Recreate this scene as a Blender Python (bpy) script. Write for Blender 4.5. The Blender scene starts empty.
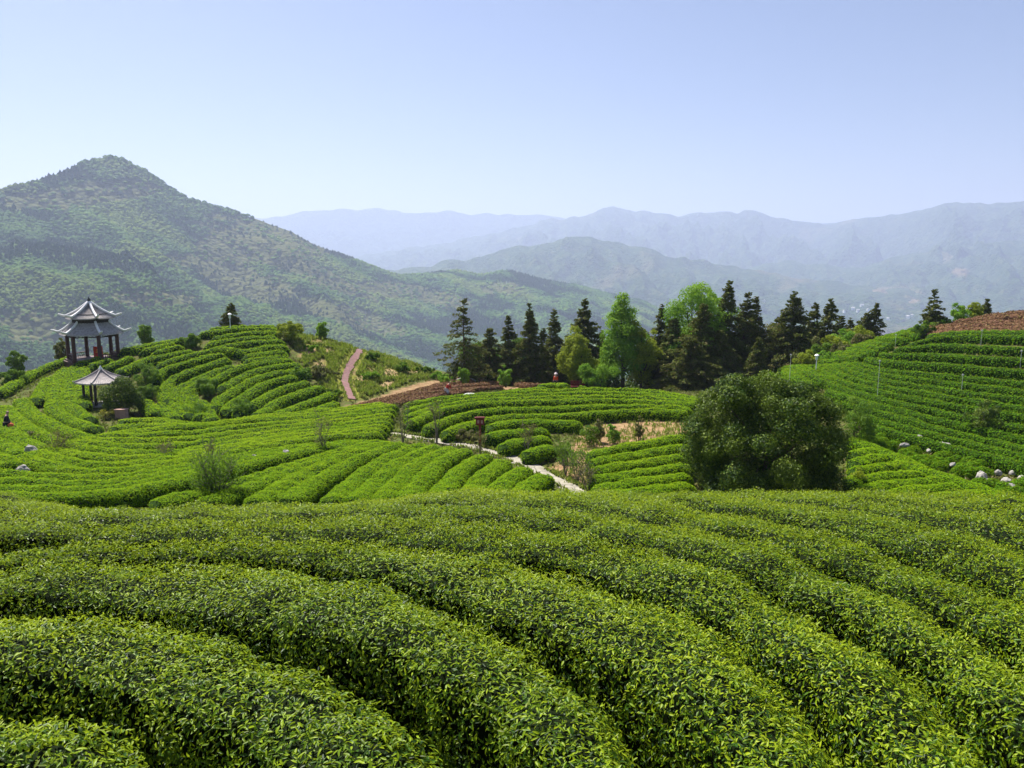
import bpy, bmesh, math, random
import numpy as np
R = math.radians
sc = bpy.context.scene
COL = sc.collection
random.seed(7)
RNG = np.random.default_rng(7)

# ------------------------------------------------------------------ camera
FOC, CX, CY = 773.0, 512.0, 384.0
PITCH = math.atan((384 - 262) / FOC)
cam_d = bpy.data.cameras.new('camera')
cam = bpy.data.objects.new('camera', cam_d)
COL.objects.link(cam)
cam.location = (0, 0, 0)
cam.rotation_euler = (math.pi / 2 - PITCH, 0, 0)
cam_d.sensor_width = 36.0
cam_d.lens = 36.0 * FOC / 1024.0
cam_d.clip_start = 0.05
cam_d.clip_end = 60000
sc.camera = cam

# ------------------------------------------------------------------ sky, sun, exposure
SUN_EL, SUN_AZ = R(55), R(-36)          # azimuth from +Y, negative = to the left
world = bpy.data.worlds.new('World')
sc.world = world
world.use_nodes = True
wn = world.node_tree.nodes
wl = world.node_tree.links
sky = wn.new('ShaderNodeTexSky')
sky.sky_type = 'NISHITA'
sky.sun_disc = False
sky.sun_elevation = SUN_EL
sky.sun_rotation = SUN_AZ
sky.altitude = 400
sky.air_density = 1.0
sky.dust_density = 1.1
sky.ozone_density = 3.2
bg = wn['Background']
bg.inputs['Strength'].default_value = 0.050
tint = wn.new('ShaderNodeMix'); tint.data_type = 'RGBA'; tint.blend_type = 'MULTIPLY'
tint.inputs[0].default_value = 1.0; tint.inputs[7].default_value = (1.05, .96, 1.0, 1)
wl.new(sky.outputs[0], tint.inputs[6]); wl.new(tint.outputs[2], bg.inputs['Color'])
sun_d = bpy.data.lights.new('sun', 'SUN')
sun_d.energy = 5.0
sun_d.angle = R(0.53)
sun_d.color = (1.0, 0.95, 0.86)
sun = bpy.data.objects.new('sun', sun_d)
COL.objects.link(sun)
from mathutils import Vector, Matrix
_sd = Vector((math.sin(SUN_AZ) * math.cos(SUN_EL), math.cos(SUN_AZ) * math.cos(SUN_EL), math.sin(SUN_EL)))
sun.rotation_euler = _sd.to_track_quat('Z', 'Y').to_euler()
sun.location = (-30, 30, 60)
vs = sc.view_settings
vs.view_transform = 'Standard'
vs.look = 'None'
vs.gamma = 1.0
vs.use_curve_mapping = False
vs.exposure = 1.2
cy = sc.cycles
cy.use_denoising = True
cy.max_bounces = 6
cy.diffuse_bounces = 3
cy.glossy_bounces = 2
cy.transmission_bounces = 4
cy.transparent_max_bounces = 6
cy.volume_bounces = 3
cy.caustics_reflective = False
cy.caustics_refractive = False
cy.sample_clamp_indirect = 6.0

# ------------------------------------------------------------------ noise
_perm = np.random.default_rng(3).permutation(1024)
_gr = np.random.default_rng(4).uniform(0, 2 * np.pi, 1024)
_gx, _gy = np.cos(_gr), np.sin(_gr)
def perlin(x, y):
    x = np.asarray(x, float); y = np.asarray(y, float)
    xi = np.floor(x).astype(int); yi = np.floor(y).astype(int)
    xf = x - xi; yf = y - yi
    u = xf * xf * xf * (xf * (xf * 6 - 15) + 10); v = yf * yf * yf * (yf * (yf * 6 - 15) + 10)
    def g(a, b, fx, fy):
        h = _perm[(_perm[a & 1023] + b) & 1023]
        return _gx[h] * fx + _gy[h] * fy
    n00 = g(xi, yi, xf, yf); n10 = g(xi + 1, yi, xf - 1, yf)
    n01 = g(xi, yi + 1, xf, yf - 1); n11 = g(xi + 1, yi + 1, xf - 1, yf - 1)
    a = n00 + u * (n10 - n00); b = n01 + u * (n11 - n01)
    return 1.4 * (a + v * (b - a))
def fbm(x, y, oct=4, gain=.5):
    s = 0; a = 1; t = 0
    for k in range(oct):
        s = s + a * perlin(x * 2 ** k + 17.3 * k, y * 2 ** k - 9.1 * k); t += a; a *= gain
    return s / t
def ridged(x, y, oct=4):
    s = 0; a = 1; t = 0
    for k in range(oct):
        s = s + a * (1 - 2 * np.abs(perlin(x * 2 ** k + 5.7 * k, y * 2 ** k + 3.3 * k))); t += a; a *= .5
    return s / t

# ------------------------------------------------------------------ tags
def tag(o, label=None, cat=None, group=None, kind=None):
    if label: o['label'] = label
    if cat: o['category'] = cat
    if group: o['group'] = group
    if kind: o['kind'] = kind
    return o
def empty(name, loc, label, cat, group=None, rz=0.0):
    o = bpy.data.objects.new(name, None)
    o.empty_display_size = .3
    COL.objects.link(o)
    o.location = loc; o.rotation_euler = (0, 0, rz)
    return tag(o, label, cat, group)

# ------------------------------------------------------------------ geometry store
class Geo:
    def __init__(s):
        s.V = []; s.F = []; s.M = []; s.A = []; s.n = 0; s.S = []
    def add(s, V, F, mat=0, tint=None, smooth=False):
        V = np.asarray(V, float).reshape(-1, 3); F = np.asarray(F, int)
        s.V.append(V); s.F.append(F + s.n); s.M.append(np.full(len(F), mat, int))
        s.S.append(np.full(len(F), smooth, bool))
        t = np.zeros(len(V)) if tint is None else np.broadcast_to(np.asarray(tint, float), (len(V),))
        s.A.append(t); s.n += len(V)
    def build(s, name, mats, parent=None, loc=None, rz=0.0):
        me = bpy.data.meshes.new(name)
        V = np.concatenate(s.V)
        me.vertices.add(len(V)); me.vertices.foreach_set('co', V.astype(np.float32).ravel())
        tot = np.concatenate([np.full(len(f), f.shape[1], int) for f in s.F])
        idx = np.concatenate([f.ravel() for f in s.F])
        me.loops.add(len(idx)); me.loops.foreach_set('vertex_index', idx.astype(np.int32))
        me.polygons.add(len(tot))
        st = np.concatenate([[0], np.cumsum(tot)[:-1]])
        me.polygons.foreach_set('loop_start', st.astype(np.int32))
        me.polygons.foreach_set('material_index', np.concatenate(s.M).astype(np.int32))
        me.polygons.foreach_set('use_smooth', np.concatenate(s.S))
        at = me.attributes.new('tint', 'FLOAT', 'POINT')
        at.data.foreach_set('value', np.concatenate(s.A).astype(np.float32))
        me.update(calc_edges=True)
        me.validate()
        for m in (mats if isinstance(mats, (list, tuple)) else [mats]): me.materials.append(m)
        o = bpy.data.objects.new(name, me)
        COL.objects.link(o)
        if parent is not None: o.parent = parent
        if loc is not None: o.location = loc
        if rz: o.rotation_euler = (0, 0, rz)
        return o
    # shapes
    def box(s, c, d, mat=0, rz=0.0, top=1.0):
        hx, hy, hz = d[0] / 2, d[1] / 2, d[2] / 2
        P = np.array([(-hx, -hy, -hz), (hx, -hy, -hz), (hx, hy, -hz), (-hx, hy, -hz),
                      (-hx * top, -hy * top, hz), (hx * top, -hy * top, hz), (hx * top, hy * top, hz), (-hx * top, hy * top, hz)])
        ca, sa = math.cos(rz), math.sin(rz)
        P = np.stack([P[:, 0] * ca - P[:, 1] * sa, P[:, 0] * sa + P[:, 1] * ca, P[:, 2]], 1) + np.asarray(c)
        s.add(P, [(0, 3, 2, 1), (4, 5, 6, 7), (0, 1, 5, 4), (1, 2, 6, 5), (2, 3, 7, 6), (3, 0, 4, 7)], mat)
    def tube(s, pts, rad, n=6, mat=0, cap=True):
        pts = np.asarray(pts, float); m = len(pts)
        rad = np.broadcast_to(np.asarray(rad, float), (m,))
        T = np.gradient(pts, axis=0); T /= np.linalg.norm(T, axis=1, keepdims=True) + 1e-9
        ref = np.array([0.31, 0.17, 0.93]) if abs(T[:, 2]).mean() < .8 else np.array([.95, .3, .05])
        A = np.cross(T, ref); A /= np.linalg.norm(A, axis=1, keepdims=True) + 1e-9
        B = np.cross(T, A)
        th = np.arange(n) * 2 * np.pi / n
        V = pts[:, None] + rad[:, None, None] * (np.cos(th)[None, :, None] * A[:, None] + np.sin(th)[None, :, None] * B[:, None])
        i, j = np.meshgrid(np.arange(m - 1), np.arange(n), indexing='ij')
        j2 = (j + 1) % n
        F = np.stack([i * n + j, i * n + j2, (i + 1) * n + j2, (i + 1) * n + j], -1).reshape(-1, 4)
        s.add(V.reshape(-1, 3), F, mat, smooth=True)
        if cap:
            c = np.array([[pts[0][0], pts[0][1], pts[0][2]], [pts[-1][0], pts[-1][1], pts[-1][2]]])
            VV = np.concatenate([V[0], V[-1], c])
            k = np.arange(n); k2 = (k + 1) % n
            s.add(VV, np.concatenate([np.stack([k2, k, np.full(n, 2 * n)], 1), np.stack([n + k, n + k2, np.full(n, 2 * n + 1)], 1)]), mat)
    def sheet(s, G, mat=0, tint=None, smooth=True):
        n, m = G.shape[:2]
        i, j = np.meshgrid(np.arange(n - 1), np.arange(m - 1), indexing='ij')
        F = np.stack([i * m + j, (i + 1) * m + j, (i + 1) * m + j + 1, i * m + j + 1], -1).reshape(-1, 4)
        s.add(G.reshape(-1, 3), F, mat, tint, smooth)

def unit(v):
    return v / (np.linalg.norm(v, axis=-1, keepdims=True) + 1e-9)

def leaves(g, P, N, size, rng, mat=0, tint=0.0, lift=(.1, .9), aspect=.38, fold=.25, detail=False, axis=None):
    """one small folded leaf per point; N = outward direction there"""
    n = len(P)
    if n == 0: return
    r = unit(rng.normal(size=(n, 3)))
    T = unit(np.cross(N, r))
    if axis is None:
        al = rng.uniform(lift[0], lift[1], n)[:, None]
        A = unit(T * np.cos(al) + N * np.sin(al))
    else:
        A = unit(axis)
    B = np.cross(A, N) + .35 * rng.normal(size=(n, 3)); B = unit(B - A * (A * B).sum(1, keepdims=True))
    C = np.cross(B, A)
    C *= np.sign((C * N).sum(1, keepdims=True) + 1e-6)
    L = (np.broadcast_to(np.asarray(size, float), (n,)) * rng.uniform(.7, 1.3, n))[:, None]
    W = L * aspect * rng.uniform(.8, 1.2, n)[:, None]
    if not detail:
        V = np.stack([P - A * L * .5, P + B * W * .5 + C * W * fold - A * L * .02, P + A * L * .5, P - B * W * .5 + C * W * fold - A * L * .02], 1)
        F = np.arange(n * 4).reshape(n, 4)
        t = np.repeat(np.broadcast_to(np.asarray(tint, float), (n,)), 4)
        g.add(V.reshape(-1, 3), F, mat, t)
    else:
        bend = (rng.uniform(.0, .35, n))[:, None]
        def pt(u, w, c): return P + A * L * (u - .5) + B * W * w + C * (L * c - L * bend * (u ** 2))
        V = np.stack([pt(0, 0, 0), pt(.32, .46, .08), pt(.32, 0, 0), pt(.32, -.46, .08),
                      pt(.68, .40, .07), pt(.68, 0, 0), pt(.68, -.40, .07), pt(1, 0, 0)], 1)
        b = (np.arange(n) * 8)[:, None]
        t = np.repeat(np.broadcast_to(np.asarray(tint, float), (n,)), 8)
        q = np.array([[1, 2, 5, 4], [2, 3, 6, 5]]); tr = np.array([[0, 2, 1], [0, 3, 2], [4, 5, 7], [5, 6, 7]])
        n0 = g.n
        g.add(V.reshape(-1, 3), (b[:, None] + q[None]).reshape(-1, 4), mat, t, smooth=True)
        g.F.append((b[:, None] + tr[None]).reshape(-1, 3) + n0)
        g.M.append(np.full(n * 4, mat, int)); g.S.append(np.full(n * 4, True))

# ------------------------------------------------------------------ materials
def mat_base(name):
    m = bpy.data.materials.new(name); m.use_nodes = True
    return m, m.node_tree.nodes, m.node_tree.links, m.node_tree.nodes['Principled BSDF']
def mixcol(N, L, fac, a, b):
    x = N.new('ShaderNodeMix'); x.data_type = 'RGBA'
    for i, v in ((0, fac), (6, a), (7, b)):
        if isinstance(v, bpy.types.NodeSocket): L.new(v, x.inputs[i])
        else: x.inputs[i].default_value = v if i == 0 else (*v, 1)
    return x.outputs[2]
def ramp(N, L, fac, stops):
    r = N.new('ShaderNodeValToRGB')
    el = r.color_ramp.elements
    while len(el) < len(stops): el.new(.5)
    for e, (p, c) in zip(el, stops):
        e.position = p; e.color = (*c, 1) if len(c) == 3 else c
    L.new(fac, r.inputs[0])
    return r.outputs[0]
def noise_tex(N, L, scale, detail=4, vec=None, rough=.55):
    t = N.new('ShaderNodeTexNoise'); t.inputs['Scale'].default_value = scale
    t.inputs['Detail'].default_value = detail; t.inputs['Roughness'].default_value = rough
    if vec is None:
        ge = N.new('ShaderNodeNewGeometry'); vec = ge.outputs['Position']
    L.new(vec, t.inputs['Vector'])
    return t.outputs[0]
def leaf_mat(name, stops, young=None, rough=.42, spec=.5, trans=.3, tcol=(.30, .5, .04), patch=None):
    m, N, L, p = mat_base(name)
    ge = N.new('ShaderNodeNewGeometry')
    col = ramp(N, L, ge.outputs['Random Per Island'], stops)
    if young:
        at = N.new('ShaderNodeAttribute'); at.attribute_name = 'tint'
        col = mixcol(N, L, at.outputs['Fac'], col, young)
    if patch:
        nz = noise_tex(N, L, patch[0], 3, ge.outputs['Position'])
        f = ramp(N, L, nz, [(.40, (0, 0, 0)), (.62, (1, 1, 1))])
        col = mixcol(N, L, f, col, patch[1])
        col2 = N.new('ShaderNodeMix'); col2.data_type = 'RGBA'
    L.new(col, p.inputs['Base Color'])
    p.inputs['Roughness'].default_value = rough
    p.inputs['Specular IOR Level'].default_value = spec
    tr = N.new('ShaderNodeBsdfTranslucent')
    tc = N.new('ShaderNodeMix'); tc.data_type = 'RGBA'; tc.blend_type = 'MULTIPLY'
    sc_ = mixcol(N, L, .5, col, tcol)
    L.new(sc_, tr.inputs['Color'])
    ms = N.new('ShaderNodeMixShader'); ms.inputs[0].default_value = trans
    L.new(p.outputs[0], ms.inputs[1]); L.new(tr.outputs[0], ms.inputs[2])
    L.new(ms.outputs[0], N['Material Output'].inputs['Surface'])
    return m
def plain(name, col, rough=.8, spec=.3, var=.25, scale=6.0, bump=0.0, metal=0.0):
    m, N, L, p = mat_base(name)
    tc = N.new('ShaderNodeTexCoord')
    nz = noise_tex(N, L, scale, 5, tc.outputs['Object'])
    d = tuple(c * (1 - var) for c in col); b = tuple(min(1, c * (1 + var)) for c in col)
    L.new(ramp(N, L, nz, [(.3, d), (.7, b)]), p.inputs['Base Color'])
    p.inputs['Roughness'].default_value = rough; p.inputs['Specular IOR Level'].default_value = spec
    p.inputs['Metallic'].default_value = metal
    if bump:
        bm = N.new('ShaderNodeBump'); bm.inputs['Strength'].default_value = bump; bm.inputs['Distance'].default_value = .05
        L.new(nz, bm.inputs['Height']); L.new(bm.outputs[0], p.inputs['Normal'])
    return m

M = {}
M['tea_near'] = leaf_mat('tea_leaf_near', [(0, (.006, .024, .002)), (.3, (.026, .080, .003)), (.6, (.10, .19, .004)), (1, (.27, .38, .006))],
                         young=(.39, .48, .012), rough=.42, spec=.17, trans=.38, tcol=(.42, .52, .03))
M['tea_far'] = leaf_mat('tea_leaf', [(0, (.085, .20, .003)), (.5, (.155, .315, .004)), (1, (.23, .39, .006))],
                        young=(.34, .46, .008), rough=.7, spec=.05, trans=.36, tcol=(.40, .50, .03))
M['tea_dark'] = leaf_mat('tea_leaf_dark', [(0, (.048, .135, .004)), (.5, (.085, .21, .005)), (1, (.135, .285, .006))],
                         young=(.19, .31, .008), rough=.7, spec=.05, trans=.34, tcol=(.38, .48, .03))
M['tea_core'] = plain('tea_core_shade', (.007, .012, .003), .9, .05, .4, 8)  # near-black hedge core: the shade between leaves is put into its colour
M['tea_inner'] = plain('tea_inner_shade', (.020, .046, .004), .9, .05, .45, 9)  # inner foliage darkened: shade of row sides and gaps painted into the green
M['brown_leaf'] = leaf_mat('pruned_tea', [(0, (.12, .062, .03)), (.5, (.20, .11, .052)), (.85, (.30, .19, .09)), (1, (.18, .19, .04))],
                           rough=.8, spec=.1, trans=.1, tcol=(.2, .1, .05))
M['brown_core'] = plain('pruned_twigs', (.11, .055, .032), .9, .1, .4, 8)
M['fir'] = leaf_mat('fir_needles', [(0, (.05, .078, .011)), (.5, (.092, .128, .016)), (.85, (.135, .165, .022)), (1, (.17, .16, .03))],
                    young=(.15, .12, .045), rough=.7, spec=.12, trans=.2, tcol=(.16, .18, .03))
M['bright'] = leaf_mat('spring_leaves', [(0, (.075, .19, .012)), (.5, (.12, .27, .016)), (1, (.17, .34, .022))], young=(.26, .40, .03), rough=.6, spec=.1, trans=.35)
M['yellowgreen'] = leaf_mat('yellow_green_leaves', [(0, (.14, .21, .012)), (.5, (.21, .28, .016)), (1, (.29, .34, .02))], rough=.6, spec=.1, trans=.35, tcol=(.4, .45, .04))
M['evergreen'] = leaf_mat('evergreen_leaves', [(0, (.012, .036, .003)), (.5, (.028, .072, .004)), (.8, (.065, .125, .006)), (1, (.16, .22, .012))],
                          young=(.16, .22, .015), rough=.5, spec=.14, trans=.22, tcol=(.2, .3, .04))
M['shrub'] = leaf_mat('shrub_leaves', [(0, (.035, .09, .008)), (.5, (.06, .145, .01)), (1, (.10, .20, .014))], young=(.17, .26, .02), rough=.6, spec=.1, trans=.28)
M['scrub'] = leaf_mat('scrub_leaves', [(0, (.06, .065, .02)), (.5, (.10, .11, .025)), (1, (.16, .14, .04))], young=(.2, .15, .05), rough=.6, spec=.2, trans=.2)
M['dryscrub'] = leaf_mat('reddish_scrub', [(0, (.09, .06, .025)), (.5, (.14, .10, .03)), (1, (.2, .15, .05))], rough=.6, spec=.2, trans=.2)
M['grassblade'] = leaf_mat('wild_grass', [(0, (.10, .14, .02)), (.5, (.18, .20, .03)), (.8, (.26, .24, .05)), (1, (.36, .30, .12))], rough=.6, spec=.2, trans=.3)
M['bark'] = plain('bark', (.10, .075, .05), .9, .1, .35, 14, .5)
M['greybark'] = plain('grey_bark', (.16, .14, .11), .9, .1, .3, 18, .4)
M['flower_yellow'] = leaf_mat('yellow_flowers', [(0, (.3, .28, .03)), (.6, (.55, .45, .03)), (1, (.65, .6, .2))], rough=.6, spec=.2, trans=.2)
M['flower_red'] = leaf_mat('red_flowers', [(0, (.4, .03, .02)), (1, (.6, .06, .03))], rough=.6, spec=.2, trans=.2)
# ------------------------------------------------------------------ pixels of the survey turned into directions
_cp, _sp = math.cos(PITCH), math.sin(PITCH)
def ray(px, py):
    cx = (px - CX) / FOC; c = (CY - py) / FOC
    return np.array([cx, _cp + c * _sp, -_sp + c * _cp])
def on_ray(px, py, Y):
    d = ray(px, py); return d * (Y / d[1])

# canopy heights surveyed: (px, py, Y)
CTRL = [
 (0,495,27),(130,495,29),(250,492,31),(400,490,33),(545,486,34),
 (0,455,36),(60,450,39),(165,455,40),(250,450,41),(400,440,44),(480,455,41),(548,474,36),(572,486,33),
 (20,425,46),(100,428,48),(200,425,51),(300,425,51),(400,415,53),(440,432,46),
 (0,398,57),(53,400,57),(98,408,56),(170,405,58),(240,412,56),(310,410,57),(340,408,59),
 (60,363,73),(95,354,76),(125,350,77),(80,385,64),(130,372,68),
 (180,350,73),(230,323,80),(170,330,82),(290,324,79),(250,345,73),(200,370,66),(250,380,65),(300,375,66),(320,395,61),(260,330,77),(205,345,74),
 (130,338,84),(40,372,72),(0,385,66),(25,365,80),
 (300,327,82),(330,331,84),(380,352,84),(362,345,85),(420,370,82),(440,379,79),(400,390,69),(345,400,63),(350,375,74),(410,352,95),
 (400,402,60),(470,393,62),(520,388,64),(600,386,65),(660,390,62),(700,398,58),(480,410,55),(560,408,55),(640,408,55),(560,424,49),(640,417,52),(500,440,45),(540,455,41),(575,470,36),
 (380,398,67),(470,380,76),(560,379,78),(590,383,74),
 (463,381,86),(530,380,88),(625,386,88),(700,394,86),
 (590,447,41),(690,430,45),(600,490,32),(680,486,33),(640,460,38),
 (770,486,35),(860,488,34),(770,440,42),
 (860,455,40),(920,470,37),(1000,490,34),(900,488,34),
 (860,430,46),(940,452,42),(1024,482,36),(835,400,54),(800,372,66),(815,363,70),(880,389,59),(940,403,53),(1024,429,46),(889,365,66),(940,363,63),(1024,366,58),(932,336,73),(1024,331,68),(925,326,78),(1024,309,76),(880,337,78),(905,328,80),(845,352,76),(985,312,80),
 (780,375,72),(740,385,76),(720,400,62),
]
S_PTS = [tuple(on_ray(*c)) for c in CTRL]
S_PTS += [(0,-25,-2.6),(0,-8,-2.35),(-8,-8,-2.6),(8,-8,-2.5),(0,0,-2.32),(-6,0,-2.45),(6,0,-2.45),(0,3.6,-2.50),(0,6,-2.74),(0,8,-3.0),(0,10,-3.37),(0,13.3,-4.12),(0,17,-5.7),(0,22,-8.3),
 (-5,6,-2.8),(-8,10,-3.45),(-9.5,13,-4.28),(-12,17,-5.8),(-17,12,-4.6),(5,5,-2.9),(6,8,-3.2),(9,11.5,-3.72),(10.5,14,-4.5),(12,17,-5.7),(15,22,-8.4),(-15,22,-8.2),
 (-70,60,-15),(-70,80,-14),(-75,40,-14),(-45,20,-9),(45,25,-8.6),(60,45,-8),(75,70,-5),(75,90,-7),(60,100,-12),
 (-60,105,-22),(-30,105,-20),(0,112,-21),(30,110,-19),(50,125,-28),(-60,140,-45),(0,145,-42),(60,145,-42),(100,120,-30),(-100,100,-36),
 (-110,40,-34),(110,40,-24),(110,-10,-22),(-110,-10,-30),(0,-70,-20),(70,-60,-30),(-70,-60,-30)]
S_PTS = np.array(S_PTS)
def tps_fit(P, lam=1.2):
    xy = P[:, :2] / 10; n = len(P)
    d2 = ((xy[:, None] - xy[None]) ** 2).sum(-1)
    K = .5 * d2 * np.log(d2 + 1e-12)
    K += np.eye(n) * lam * np.clip((np.hypot(P[:, 0], P[:, 1]) - 10) / 60, .004, 1)
    Q = np.c_[np.ones(n), xy]
    A = np.block([[K, Q], [Q.T, np.zeros((3, 3))]])
    return xy, np.linalg.solve(A, np.r_[P[:, 2], 0, 0, 0])
_txy, _tw = tps_fit(S_PTS)
def tps(x, y):
    q = np.stack([np.ravel(x), np.ravel(y)], 1) / 10
    out = np.zeros(len(q))
    for a in range(0, len(q), 20000):
        d2 = ((q[a:a + 20000, None] - _txy[None]) ** 2).sum(-1)
        out[a:a + 20000] = (.5 * d2 * np.log(d2 + 1e-12)) @ _tw[:-3] + _tw[-3] + q[a:a + 20000] @ _tw[-2:]
    return out.reshape(np.shape(x))
def spaced(lo, hi, step, out, far):
    a = [lo]; s = step
    while a[0] > -out: s *= 1.16; a.insert(0, a[0] - s)
    a = a[:1] + a[1:] if len(a) > 1 else a
    mid = list(np.arange(lo + step, hi, step)) + [hi]
    b = [hi]; s = step
    while b[-1] < far: s *= 1.16; b.append(b[-1] + s)
    return np.array(a + mid + b[1:])
GXs = spaced(-92., 92., .6, 620, 620)
GYs = spaced(-14., 130., .6, 560, 620)
_X, _Y = np.meshgrid(GXs, GYs, indexing='ij')
_rr = np.hypot(_X * .95, _Y - 45)
_Xc = np.clip(_X, -115, 115); _Yc = np.clip(_Y, -70, 150)
SURF = tps(_Xc, _Yc)
SURF -= np.maximum(0, _rr - 105) * .45 + np.maximum(0, _rr - 300) * .1
SURF = np.maximum(SURF, -300 - (_rr - 500) * .02)
SURF += .12 * fbm(_X * .12, _Y * .12, 3) * np.clip((_rr * 0 + np.hypot(_X, _Y) - 18) / 20, 0, 1)
HEDGE_H = .78
GROUND = SURF - HEDGE_H + .05 * fbm(_X * .9, _Y * .9, 3)
def _bil(A, x, y):
    x = np.asarray(x, float); y = np.asarray(y, float)
    i = np.clip(np.searchsorted(GXs, x) - 1, 0, len(GXs) - 2); j = np.clip(np.searchsorted(GYs, y) - 1, 0, len(GYs) - 2)
    u = (x - GXs[i]) / (GXs[i + 1] - GXs[i]); v = (y - GYs[j]) / (GYs[j + 1] - GYs[j])
    return (A[i, j] * (1 - u) + A[i + 1, j] * u) * (1 - v) + (A[i, j + 1] * (1 - u) + A[i + 1, j + 1] * u) * v
def ground(x, y): return _bil(GROUND, x, y)
def surf(x, y): return _bil(SURF, x, y)
def hit(px, py, ymin=24., ymax=125., g=False):
    d = ray(px, py); Y = np.arange(ymin, ymax, .15)
    P = d[None] * (Y / d[1])[:, None]
    z = (ground if g else surf)(P[:, 0], P[:, 1])
    b = np.nonzero(P[:, 2] <= z)[0]
    k = b[0] if len(b) else int(np.argmin(P[:, 2] - z))
    return np.array([P[k, 0], P[k, 1], ground(P[k, 0], P[k, 1])])
def stand(px, Y, ytop):
    """ground point at distance Y in the column of px, and the height up to pixel ytop there"""
    t = on_ray(px, ytop, Y)
    z = float(ground(t[0], t[1]))
    return np.array([t[0], t[1], z]), t[2] - z
def hitc(pts, ymin=24., g=False): return np.array([hit(a, b, ymin, g=g)[:2] for a, b in pts])
def inside(poly, x, y):
    r = np.zeros(np.shape(x), bool); n = len(poly)
    for k in range(n):
        x1, y1 = poly[k]; x2, y2 = poly[(k + 1) % n]
        c = ((y1 > y) != (y2 > y)) & (x < (x2 - x1) * (y - y1) / (y2 - y1 + 1e-12) + x1)
        r ^= c
    return r
def smooth(C, step=.5):
    """Catmull-Rom through the points, resampled at an even step"""
    C = np.asarray(C, float)
    if len(C) > 2:
        E = np.vstack([2 * C[0] - C[1], C, 2 * C[-1] - C[-2]]); out = []
        for k in range(1, len(E) - 2):
            t = np.linspace(0, 1, 10, endpoint=False)[:, None]
            p0, p1, p2, p3 = E[k - 1], E[k], E[k + 1], E[k + 2]
            out.append(.5 * (2 * p1 + (p2 - p0) * t + (2 * p0 - 5 * p1 + 4 * p2 - p3) * t ** 2 + (3 * p1 - p0 - 3 * p2 + p3) * t ** 3))
        C = np.vstack(out + [C[-1:]])
        for _ in range(3): C[1:-1] = .5 * C[1:-1] + .25 * (C[:-2] + C[2:])
    return resample(C, step)
def resample(C, step=None, n=None):
    s = np.r_[0, np.cumsum(np.linalg.norm(np.diff(C, axis=0), axis=1))]
    n = n or max(4, int(s[-1] / step) + 1)
    t = np.linspace(0, s[-1], n)
    return np.stack([np.interp(t, s, C[:, k]) for k in range(C.shape[1])], 1)

# ------------------------------------------------------------------ the ground sheet
wild_px = [(284,333),(300,322),(330,328),(365,342),(410,362),(440,377),(400,386),(350,402),(330,392),(305,366),(296,350)]
WILD = [hit(a, b, g=True)[:2] for a, b in wild_px]
WILD = [(x, y) for x, y in WILD]
WILD_B = WILD[:2] + [(-18., 100.), (-6., 104.), (-3., 92.)] + WILD[5:]
bank_px = [(575,445),(592,424),(640,417),(692,414),(690,436),(640,445),(592,455),(585,470),(590,486),(560,486),(552,470),(556,455)]
BANK = [tuple(hit(a, b, g=True)[:2]) for a, b in bank_px]
brown_px = [(330,412),(380,396),(440,380),(470,375),(560,376),(600,381),(585,388),(500,390),(440,397),(400,403)]
BROWN = [tuple(hit(a, b, g=True)[:2]) for a, b in brown_px]
WILD_PATH = smooth(hitc([(358,343),(361,347),(358,354),(352,363),(347,373),(345,382),(349,393),(352,400)], g=True), .4)
attr_w = inside(WILD, _X, _Y) * 1.0
attr_b = (inside(BANK, _X, _Y) | inside(BROWN, _X, _Y)) * 1.0
attr_f = (np.hypot(_X, _Y - 45) > 100) * 1.0

m, N, L, p = mat_base('plantation_soil')
ge = N.new('ShaderNodeNewGeometry')
n1 = noise_tex(N, L, .35, 6, ge.outputs['Position']); n2 = noise_tex(N, L, 2.6, 6, ge.outputs['Position']); n3 = noise_tex(N, L, 14, 5, ge.outputs['Position'])
soil = ramp(N, L, n2, [(.3, (.09, .05, .026)), (.55, (.15, .085, .042)), (.75, (.22, .14, .07))])
weed = ramp(N, L, n3, [(.3, (.035, .06, .008)), (.7, (.11, .13, .02))])
base = mixcol(N, L, ramp(N, L, n2, [(.30, (0, 0, 0)), (.5, (1, 1, 1))]), soil, weed)
bare = ramp(N, L, n2, [(.3, (.20, .125, .06)), (.55, (.34, .24, .12)), (.8, (.48, .37, .21))])
dry = ramp(N, L, n3, [(.3, (.10, .13, .015)), (.7, (.26, .24, .035))])
abr = N.new('ShaderNodeAttribute'); abr.attribute_name = 'bare'
wildc = mixcol(N, L, abr.outputs['Fac'], dry, bare)
aw = N.new('ShaderNodeAttribute'); aw.attribute_name = 'wild'
ab = N.new('ShaderNodeAttribute'); ab.attribute_name = 'bank'
af = N.new('ShaderNodeAttribute'); af.attribute_name = 'outer'
bankc = mixcol(N, L, ramp(N, L, n3, [(.52, (0, 0, 0)), (.72, (1, 1, 1))]), ramp(N, L, n2, [(.3, (.17, .09, .045)), (.55, (.30, .19, .10)), (.8, (.44, .32, .17))]), (.14, .14, .04))
c = mixcol(N, L, aw.outputs['Fac'], base, wildc)
c = mixcol(N, L, ab.outputs['Fac'], c, bankc)
c = mixcol(N, L, af.outputs['Fac'], c, ramp(N, L, n2, [(.3, (.04, .08, .02)), (.7, (.09, .13, .035))]))
L.new(c, p.inputs['Base Color']); p.inputs['Roughness'].default_value = .95; p.inputs['Specular IOR Level'].default_value = .15
bp = N.new('ShaderNodeBump'); bp.inputs['Strength'].default_value = .7; bp.inputs['Distance'].default_value = .12
L.new(n3, bp.inputs['Height']); L.new(bp.outputs[0], p.inputs['Normal'])
M['soil'] = m
g = Geo()
g.sheet(np.stack([_X, _Y, GROUND], -1))
terr = g.build('ground', M['soil'])
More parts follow.
